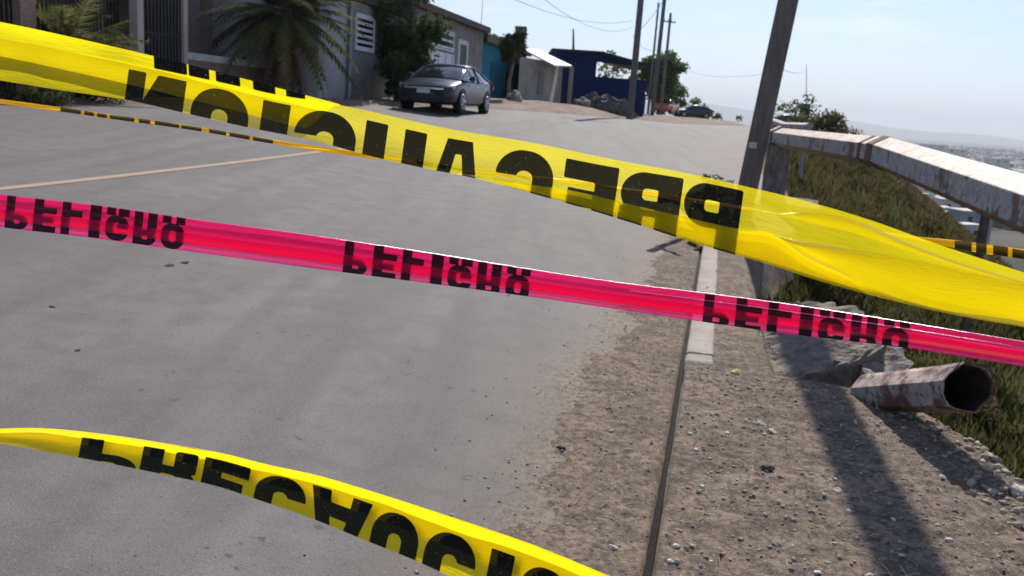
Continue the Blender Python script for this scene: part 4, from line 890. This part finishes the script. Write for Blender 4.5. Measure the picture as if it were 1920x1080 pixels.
# nearer houses below the slope, seen under the beam
nearh = [(1688, 333, 300, 9, 3.5, 'white house just under the beam, highest up the slope'), (1722, 352, 270, 10, 3.5, 'pale house below the beam with a low wide roof'), (1705, 372, 250, 8, 3, 'small white house on the left of the cluster below the beam'), (1738, 398, 225, 9, 3, 'long white house in the middle of the slope cluster'), (1762, 410, 215, 6, 3, 'narrow cream house right of the long white one'),
         (1818, 412, 205, 8, 4, 'large grey-blue house with white roof edge at the lower right'), (1810, 432, 195, 5, 2.5, 'tiny white outbuilding below the grey-blue house'), (1785, 385, 250, 8, 3, 'beige house above the narrow cream one'), (1700, 392, 232, 5, 2.5, 'pink-white hut at the left foot of the cluster'),
         (1790, 290, 700, 16, 9, 'tall white hall in the valley above the middle of the beam'), (1868, 308, 620, 14, 8, 'white workshop in the valley above the right part of the beam'), (1750, 278, 900, 22, 7, 'long pale warehouse in the valley near the beam joint')]
for i, (px_, py_, D_, wd, hh_, lab) in enumerate(nearh):
    P = at(px_, py_, D_); z = gz(P[0], P[1]); o = empty('valley_house', (P[0], P[1], z), random.uniform(-.5, .5)); tag(o, lab, 'house')
    hh2 = max(hh_, P[2]-z+hh_*.5); c_ = (.62, .60, .57) if i != 5 else (.3, .34, .38)
    MB().box((-wd/2, -wd/3, -2), (wd/2, wd/3, hh2)).build('wall', mat('vh%d' % i, c_, .8, tuple(k*.8 for k in c_), .3), o)
    MB().box((-wd/2-.4, -wd/3-.4, hh2), (wd/2+.4, wd/3+.4, hh2+.35)).build('roof', mat('vroof', (.6, .56, .52), .8), o)
    for k in (-1, 1): MB().box((k*wd/4-.6, -wd/3-.05, hh2-2.3), (k*wd/4+.6, -wd/3-.01, hh2-1.0)).build('window', glass, o)
# far mountains
def ridge(D, az0, az1, hfun, depth, name):
    az = np.linspace(az0, az1, 220); R = np.linspace(0, 1, 10); A, Q = np.meshgrid(az, R, indexing='ij'); rr = D+Q*depth
    Hh = hfun(A)*np.sin(np.pi*np.clip(Q*.9, 0, 1))**.8+30*fbm(A*120, Q*6, 3, 4)
    XX = np.stack([np.sin(A)*rr, np.cos(A)*rr, -42+Hh], -1); o = gridmesh(name, XX, mat('mountain', (.14, .12, .10), .95, (.08, .08, .06), .002)); tag(o, kind='structure')
ridge(11500, rad(-50), rad(60), lambda A: np.clip(260*np.exp(-((A-rad(12))/rad(11))**2)+25+20*np.sin(A*17)+20*np.sin(A*41+1), 8, None), 3500, 'hills')

# ------------------------------------------------------------------ barrier tapes
def rbox(x, y, x0, y0, x1, y1, r):
    cx, cy = (x0+x1)/2, (y0+y1)/2; qx = np.abs(x-cx)-(x1-x0)/2+r; qy = np.abs(y-cy)-(y1-y0)/2+r
    return -(np.hypot(np.maximum(qx, 0), np.maximum(qy, 0))+np.minimum(np.maximum(qx, qy), 0)-r)
U_ = np.maximum; I_ = np.minimum
def glyph(c, x, y, th=.28, W_=.78):      # positive inside; x in 0..W, y in 0..1 (baseline up)
    if c == 'I': return rbox(x, y, 0, 0, .38, 1, .01)
    O = lambda: I_(rbox(x, y, 0, 0, W_, 1, .36), -rbox(x, y, th, th, W_-th, 1-th, .10))
    if c == 'O': return O()
    if c == 'C': return I_(O(), -rbox(x, y, W_*.5, .36, W_+1, .64, .01))
    if c == 'G': return U_(I_(O(), -rbox(x, y, W_*.5, .50, W_+1, .66, .01)), rbox(x, y, W_*.52, .30, W_, .50, .01))
    if c == 'S': return O()
    if c == 'U': return I_(U_(rbox(x, y, 0, 0, W_, .8, .36), rbox(x, y, 0, .4, W_, 1, .01)), -U_(rbox(x, y, th, th, W_-th, .9, .10), rbox(x, y, th, .5, W_-th, 1.5, .01)))
    if c in 'PR':
        b = I_(U_(rbox(x, y, 0, .40, W_, 1, .30), rbox(x, y, 0, .40, W_*.5, 1, .01)), -rbox(x, y, th, .62, W_-th, .78, .05))
        b = U_(b, rbox(x, y, 0, 0, th+.02, 1, .01))
        if c == 'R': b = U_(b, rbox(x, y, W_-th-.04, 0, W_, .52, .06))
        return b
    if c == 'E': return U_(U_(rbox(x, y, 0, 0, th+.04, 1, .01), rbox(x, y, 0, .74, W_, 1, .01)), U_(rbox(x, y, 0, .38, W_*.9, .62, .01), rbox(x, y, 0, 0, W_, .26, .01)))
    if c == 'L': return U_(rbox(x, y, 0, 0, th+.02, 1, .01), rbox(x, y, 0, 0, W_*.9, .28, .01))
    if c == 'A':
        def trap(b0, b1, t0, t1): # left/right edges at y=0 and y=1
            return I_(x-(b0+(t0-b0)*y), (b1+(t1-b1)*y)-x)
        o = I_(trap(-.03, W_+.03, .20, W_-.20), I_(y, 1-y)); hole = I_(trap(.20, W_-.20, .38, W_-.38), I_(y-.40, .80-y)); cut = I_(trap(.24, W_-.24, .33, W_-.33), .18-y)
        return I_(o, -U_(hole, cut))
    if c == 'N': return U_(U_(rbox(x, y, 0, 0, .22, 1, .01), rbox(x, y, W_-.24, 0, W_, 1, .01)), I_(I_(x-(1-y)*.42, (.38+(1-y)*.42)-x), I_(y, 1-y)))
    return x*0-1
def crom(xs, P):
    """smooth curve through points P (n,k) with parameter xs"""
    xs = np.asarray(xs, float); P = np.asarray(P, float); d = np.gradient(P, xs, axis=0)
    def f(u):
        u = np.asarray(u, float); i = np.clip(np.searchsorted(xs, u)-1, 0, len(xs)-2); h = xs[i+1]-xs[i]; s = (u-xs[i])/h
        s = s[..., None]; h = h[..., None]; return P[i]*(2*s**3-3*s**2+1)+h*d[i]*(s**3-2*s**2+s)+P[i+1]*(-2*s**3+3*s**2)+h*d[i+1]*(s**3-s**2)
    return f
def curve(pts):
    pts = np.array(pts, float); f = crom(pts[:, 0], pts[:, 1:2]); return lambda x: f(x)[..., 0]
def sheet(xs, top, bot, depth, letters, lh, lm, nv=40, lean=.12, mirror=False, vflip=False, stub=None):
    """rows from top(x) to bot(x) (image curves at 1920 px scale) laid at metric depth(x, v); returns verts, ink, uv.
    letters: list of (char, xl, xr) in px; lh letter height px; lm = px from the sheet's top to the letter's first row (fn of x)"""
    nu = len(xs); vv = np.linspace(0, 1, nv); X_, Vv = np.meshgrid(xs, vv, indexing='ij')
    Tt = top(X_); Hh = bot(X_)-Tt
    px = X_-lean*Hh*Vv; py = Tt+Hh*Vv
    D = depth(X_, Vv)
    P = EYEP+(Fv+Rv*((px-960)/FPX)[..., None]+Uv*((540-py)/FPX)[..., None])*D[..., None]
    ink = np.full(X_.shape, -1.)
    dist_ = Hh*Vv-lm(X_)
    y = 1-dist_/(lh(X_) if callable(lh) else lh)
    if vflip: y = 1-y
    if stub: y = np.where(dist_ < 0, stub, y)
    for c, xl, xr in letters:
        W_ = .38 if c == 'I' else .78; x = (X_-xl)/(xr-xl)*W_
        if mirror: x = W_-x
        sel = (X_ > xl-8) & (X_ < xr+8); g = glyph(c, x, y); ink = np.where(sel, np.maximum(ink, g), ink)
    return P, ink, np.stack([X_/420.+.02*np.sin(Vv*9), Vv*1.1], -1)
def tape_object(name, sheets, m, label, parent=None, dense=None, m2=None):
    V = []; Fq = []; K = []; UVs = []; o0 = 0
    for P, ink, uv in sheets:
        a, b = ink.shape; idx = np.arange(a*b).reshape(a, b)+o0; o0 += a*b
        V.append(P.reshape(-1, 3)); K.append(ink.ravel()); UVs.append(uv.reshape(-1, 2)); Fq.append(np.stack([idx[:-1, :-1], idx[1:, :-1], idx[1:, 1:], idx[:-1, 1:]], -1).reshape(-1, 4))
    V = np.concatenate(V); Fq = np.concatenate(Fq); UVs = np.concatenate(UVs); o = rawmesh(name, V, Fq, m, parent, True)
    if m2:
        o.data.materials.append(m2); mi = np.concatenate([np.full((a_[1].shape[0]-1)*(a_[1].shape[1]-1), 1 if k_ in dense else 0, np.int32) for k_, a_ in enumerate(sheets)]); o.data.polygons.foreach_set('material_index', mi)
    vattr(o, 'ink', np.concatenate(K)); ul = o.data.uv_layers.new(name='uv'); ul.data.foreach_set('uv', UVs[Fq.ravel()].astype(np.float32).ravel())
    return o
yellow = film('yellow_film', (.97, .83, .012), .46, (1, .93, .35), gloss=.035)
yellow_dense = film('yellow_film_dense', (.98, .83, .010), .07, (1, .93, .35), gloss=.035)
yellow2 = film('yellow_film_low', (.95, .78, .012), .05, (1, .93, .35), seethru=.02, gloss=.035)
pinkf = film('pink_film', (.97, .04, .27), .42, (1, .25, .48), ink=(.010, .010, .014), gloss=.05, seethru=.04)
zero = lambda x: x*0
def rip(x, v, a=.0025, k=1): return a*.55*(np.sin(x/83.*k+v*2)+.55*np.sin(x/37.*k-v*3+1)+.22*np.sin(x/17.+v*5+2)+.5*np.sin(v*7+x/210.))
# --- upper tape (mirrored PRECAUCION, folded)
Dt = .80
Tf = curve([(-500, 20), (-150, 45), (0, 72), (150, 100), (283, 127), (417, 155), (533, 180), (600, 190), (850, 243), (1000, 268), (1150, 299), (1280, 323), (1400, 350), (1500, 374), (1630, 412), (1750, 455), (1920, 511), (2100, 570), (2500, 700)])
Bf = curve([(-500, 80), (-150, 125), (0, 149), (130, 170), (245, 187), (365, 214), (480, 240), (600, 264), (700, 291), (800, 314), (900, 334), (1000, 360), (1100, 388), (1200, 418), (1340, 462), (1450, 493), (1550, 525), (1650, 553), (1750, 578), (1850, 599), (1920, 611), (2100, 650), (2500, 760)])
xs = np.arange(-500, 2500, 3.)
let1 = [('N', 247, 352), ('O', 362, 472), ('I', 494, 556), ('O', 556, 673), ('U', 690, 806), ('A', 818, 912), ('C', 936, 1044), ('E', 1063, 1165), ('R', 1168, 1284), ('P', 1288, 1400)]
let1 = [('N', 243, 352), ('O', 366, 474), ('I', 496, 548), ('C', 560, 676), ('U', 690, 804), ('A', 818, 914), ('C', 938, 1046), ('E', 1064, 1164), ('R', 1172, 1284), ('P', 1290, 1396)]
lm1 = curve([(-500, 14), (400, 12), (600, 16), (850, 17), (1100, 15), (1340, 10), (2500, 10)])
main = sheet(xs, Tf, Bf, lambda x, v: Dt+.006*np.sin(v*2.2)+rip(x, v)+.012*sm(1430, 1900, x)*np.sin(v*3.1), let1, 135, lm1, 44, .14, mirror=True)
# flap folded up behind; shows above the front layer at the left, with the lower halves of letters
xb = np.arange(-500, 640, 3.); Tb = curve([(-500, -20), (0, 41), (100, 62), (283, 104), (417, 137), (533, 168), (640, 196)])
def sp(c, a, b_): return (c, a, b_)
bars = [('I', 288, 350), ('I', 353, 392), ('I', 404, 450), ('I', 474, 516), ('I', 536, 572)]
back = sheet(xb, Tb, lambda x: Tb(x)+62*(1-sm(560, 640, x))+3, lambda x, v: Dt+.012+.004*v+rip(x, v), bars, lambda x: np.maximum(Tf(x)-Tb(x)+6, 6), lambda x: x*0-5, 24, -.05)
# lower flap folded up in front (doubles the film, no print)
xc = np.arange(860, 2500, 3.); Sc = curve([(860, 326), (900, 330), (1000, 347), (1065, 356), (1160, 378), (1280, 406), (1390, 430), (1447, 437), (1513, 480), (1580, 510), (1663, 547), (1747, 572), (1920, 600), (2100, 640), (2500, 750)])
front = sheet(xc, Sc, lambda x: Bf(x)+.0, lambda x, v: Dt+.0015-.003*(1-v)+rip(x, v*.3+.7)+.012*sm(1430, 1900, x)*np.sin((.7+.3*v)*3.1), [], 100, zero, 14, .1)
# broad fold at the right: second and third layers
xd = np.arange(1450, 2500, 3.); Rd = curve([(1450, 441), (1490, 449), (1560, 462), (1640, 474), (1740, 492), (1800, 506), (1920, 530), (2100, 575), (2500, 705)])
fold = sheet(xd, Rd, lambda x: np.maximum(Sc(x)+2, Rd(x)+1), lambda x, v: Dt-.003-.006*v*(1-v)*4-.004*(1-v)+.006*sm(1430, 1900, x), [], 100, zero, 20, .1)
front2 = sheet(xc, lambda x: Sc(x)+1.5, lambda x: Bf(x)-1, lambda x, v: Dt+.009+.004*v+rip(x, v*.3+.7)+.012*sm(1430, 1900, x)*np.sin((.7+.3*v)*3.1), [], 100, zero, 10, .1)
xe = np.arange(1455, 2200, 3.); Re = curve([(1455, 400), (1520, 398), (1600, 412), (1700, 455), (1800, 492), (1920, 528), (2200, 612)]); Rg = curve([(1455, 404), (1520, 418), (1600, 436), (1700, 470), (1800, 503), (1920, 536), (2200, 620)])
crease = sheet(xe, Re, Rg, lambda x, v: Dt-.002-.0025*np.sin(v*3.14), [], 100, zero, 10, .1)
tag(tape_object('barrier_tape', [main, back, front, front2, fold, crease], yellow, 'x', dense=(1, 3, 4), m2=yellow_dense), 'broad yellow caution tape with mirrored black lettering stretched across the top', 'barrier tape')
# --- pink tape (PELIGRO seen upside-down from behind)
Dp = .92
Tp = curve([(-500, 282), (0, 364), (200, 387), (350, 409), (600, 443), (800, 473), (1003, 506), (1150, 528), (1320, 549), (1500, 573), (1700, 604), (1920, 640), (2400, 722)])
Bp = curve([(-500, 345), (0, 425), (200, 449), (350, 470), (600, 504), (800, 530), (1003, 557), (1150, 578), (1320, 603), (1500, 628), (1700, 652), (1920, 686), (2400, 768)])
def word(x0, x1, seq='PELIGRO'):
    ws = {'I': .5}; tot = sum(ws.get(c, 1)+.22 for c in seq); k = (x1-x0)/tot; out = []; x = x0
    for c in seq: wv = ws.get(c, 1)*k; out.append((c, x, x+wv)); x += wv+.22*k
    return out
let2 = word(14, 358)+word(648, 1006)+word(1322, 1718)+word(-620, -280)+word(1990, 2390)
xp = np.arange(-500, 2400, 2.)
def pd(x, v): return Dp+.0022*np.cos(v*6.28*1.2)+.0003*np.cos(v*6.28*4+.4)+rip(x, v, .0008)
pm_ = sheet(xp, Tp, Bp, pd, let2, 47, lambda x: x*0+14, 46, .10, vflip=True, stub=.31)
# back layer behind upper 3/4, front flap veiling the lower part of the letters
pbk = sheet(xp, lambda x: Tp(x)+.5, lambda x: Tp(x)+(Bp(x)-Tp(x))*.74, lambda x, v: Dp+.0035+.0022*np.cos(v*.74*6.28*1.2), [], 70, zero, 14, .10)
pfl = sheet(xp, lambda x: Tp(x)+(Bp(x)-Tp(x))*.46, lambda x: Tp(x)+(Bp(x)-Tp(x))*.78, lambda x, v: Dp+.0022*np.cos((.43+v*.35)*6.28*1.2)-.0016-.001*np.sin(v*3.14)+rip(x, .43+v*.35, .0008), [], 70, zero, 12, .10)
def glint(f, hpx, x0, x1):
    xx = np.arange(x0, x1, 4.); tp = lambda x: Tp(x)+(Bp(x)-Tp(x))*f
    return sheet(xx, tp, lambda x: tp(x)+hpx, lambda x, v: Dp-.0035+.0032*(1-v)**1.3+rip(x, f, .0008), [], 60, zero, 6, .0)
gl1 = glint(-.01, 1.3, -500, 2400); gl2 = glint(.23, 2.2, 1180, 1900)
tag(tape_object('barrier_tape', [pm_, pbk, pfl, gl1, gl2], pinkf, 'x'), 'pink danger tape with black upside-down lettering crossing the middle', 'barrier tape')
# crease rolls of the pink film: rounded edges that catch the sun
# --- lower yellow tape
Dl = .78
Tl = curve([(-500, 850), (-200, 812), (0, 804), (65, 803), (200, 815), (300, 830), (420, 851), (500, 871), (600, 893), (700, 923), (800, 956), (900, 990), (1000, 1025), (1130, 1078), (1300, 1150), (1600, 1280)])
Bl_ = curve([(-500, 862), (-200, 836), (0, 832), (100, 848), (200, 866), (320, 890), (420, 912), (500, 938), (600, 972), (700, 1012), (800, 1052), (900, 1098), (1000, 1150), (1130, 1222), (1300, 1310), (1600, 1460)])
xl = np.arange(-500, 1600, 3.)
let3 = [('P', 158, 268), ('R', 274, 378), ('E', 390, 476), ('C', 490, 586), ('A', 596, 702), ('U', 712, 800), ('C', 812, 908), ('I', 930, 974), ('O', 990, 1084), ('N', 1100, 1200)]
lml = curve([(-500, 8), (150, 10), (400, 12), (600, 18), (800, 25), (1100, 30), (1600, 30)])
let3 = [(c, a-2, b_-2) for c, a, b_ in let3]
lhl = curve([(-500, 60), (150, 62), (300, 68), (430, 84), (550, 104), (700, 128), (900, 138), (1600, 145)])
low_ = sheet(xl, Tl, Bl_, lambda x, v: Dl+.008*np.sin(v*2.6+.3)+rip(x, v, .002), let3, lhl, lml, 46, .20, vflip=True)
lowb = sheet(xl, lambda x: Tl(x)-.5-3*sm(600, 1000, x), lambda x: Tl(x)+(Bl_(x)-Tl(x))*.5, lambda x, v: Dl+.011+.004*v, [(c, a+14, b_+14) for c, a, b_ in let3], lhl, lambda x: lml(x)+2, 26, .20, vflip=True)
tag(tape_object('barrier_tape', [low_, lowb], yellow2, 'x'), 'yellow caution tape sagging across the bottom left with black lettering', 'barrier tape')
# --- thin twisted tape further off
Dn = 1.75
Cn = curve([(-500, 128), (-100, 176), (0, 190), (120, 206), (230, 222), (360, 240), (490, 262), (640, 285), (760, 300), (850, 315), (1000, 333), (1250, 368), (1500, 408), (1740, 450), (1920, 477), (2400, 550)])
hw_ = curve([(-500, 4.4), (0, 4.2), (500, 4.0), (700, 4.9), (850, 4.5), (1200, 5), (1740, 4.5), (1800, 8), (1920, 9), (2400, 8)])
xn = np.arange(-500, 2400, 3.); dn = []
for a, b_ in ((113, 152), (158, 176), (182, 200), (206, 252), (260, 282), (290, 336), (340, 378), (392, 424), (430, 468), (474, 512), (782, 812), (818, 868), (1790, 1822), (1830, 1850), (1862, 1890), (1898, 1925), (-120, -60), (-300, -200)): dn.append(('I', a, b_))
thin = sheet(xn, lambda x: Cn(x)-hw_(x), lambda x: Cn(x)+hw_(x), lambda x, v: Dn-.006*np.sin(v*3.14)+.002*np.sin(x/25.+v*3), dn, 60, lambda x: x*0-20, 10, .0)
thinb = sheet(xn, lambda x: Cn(x)-hw_(x), lambda x: Cn(x)+hw_(x)*.9, lambda x, v: Dn+.006*np.sin(v*3.14), [], 60, zero, 8, .0)
tag(tape_object('barrier_tape', [thin, thinb], film('amber_film', (.97, .66, .012), .05, (1, .9, .3), gloss=.01), 'x'), 'thin twisted yellow tape farther off, running behind the broad tape', 'barrier tape')

# ------------------------------------------------------------------ haze
b = MB(); b.box((-26500, -26500, -80), (26500, 26500, 560))
hm = bpy.data.materials.new('haze_air'); hm.use_nodes = True; n = hm.node_tree; n.nodes.clear(); oo = n.nodes.new('ShaderNodeOutputMaterial'); pv = n.nodes.new('ShaderNodeVolumePrincipled')
pv.inputs['Color'].default_value = (.84, .885, .945, 1); pv.inputs['Density'].default_value = 1.25e-4; pv.inputs['Anisotropy'].default_value = .12
n.links.new(pv.outputs[0], oo.inputs['Volume'])
hz_o = b.build('haze', hm); tag(hz_o, 'pale blue haze over the valley', 'haze', kind='stuff')
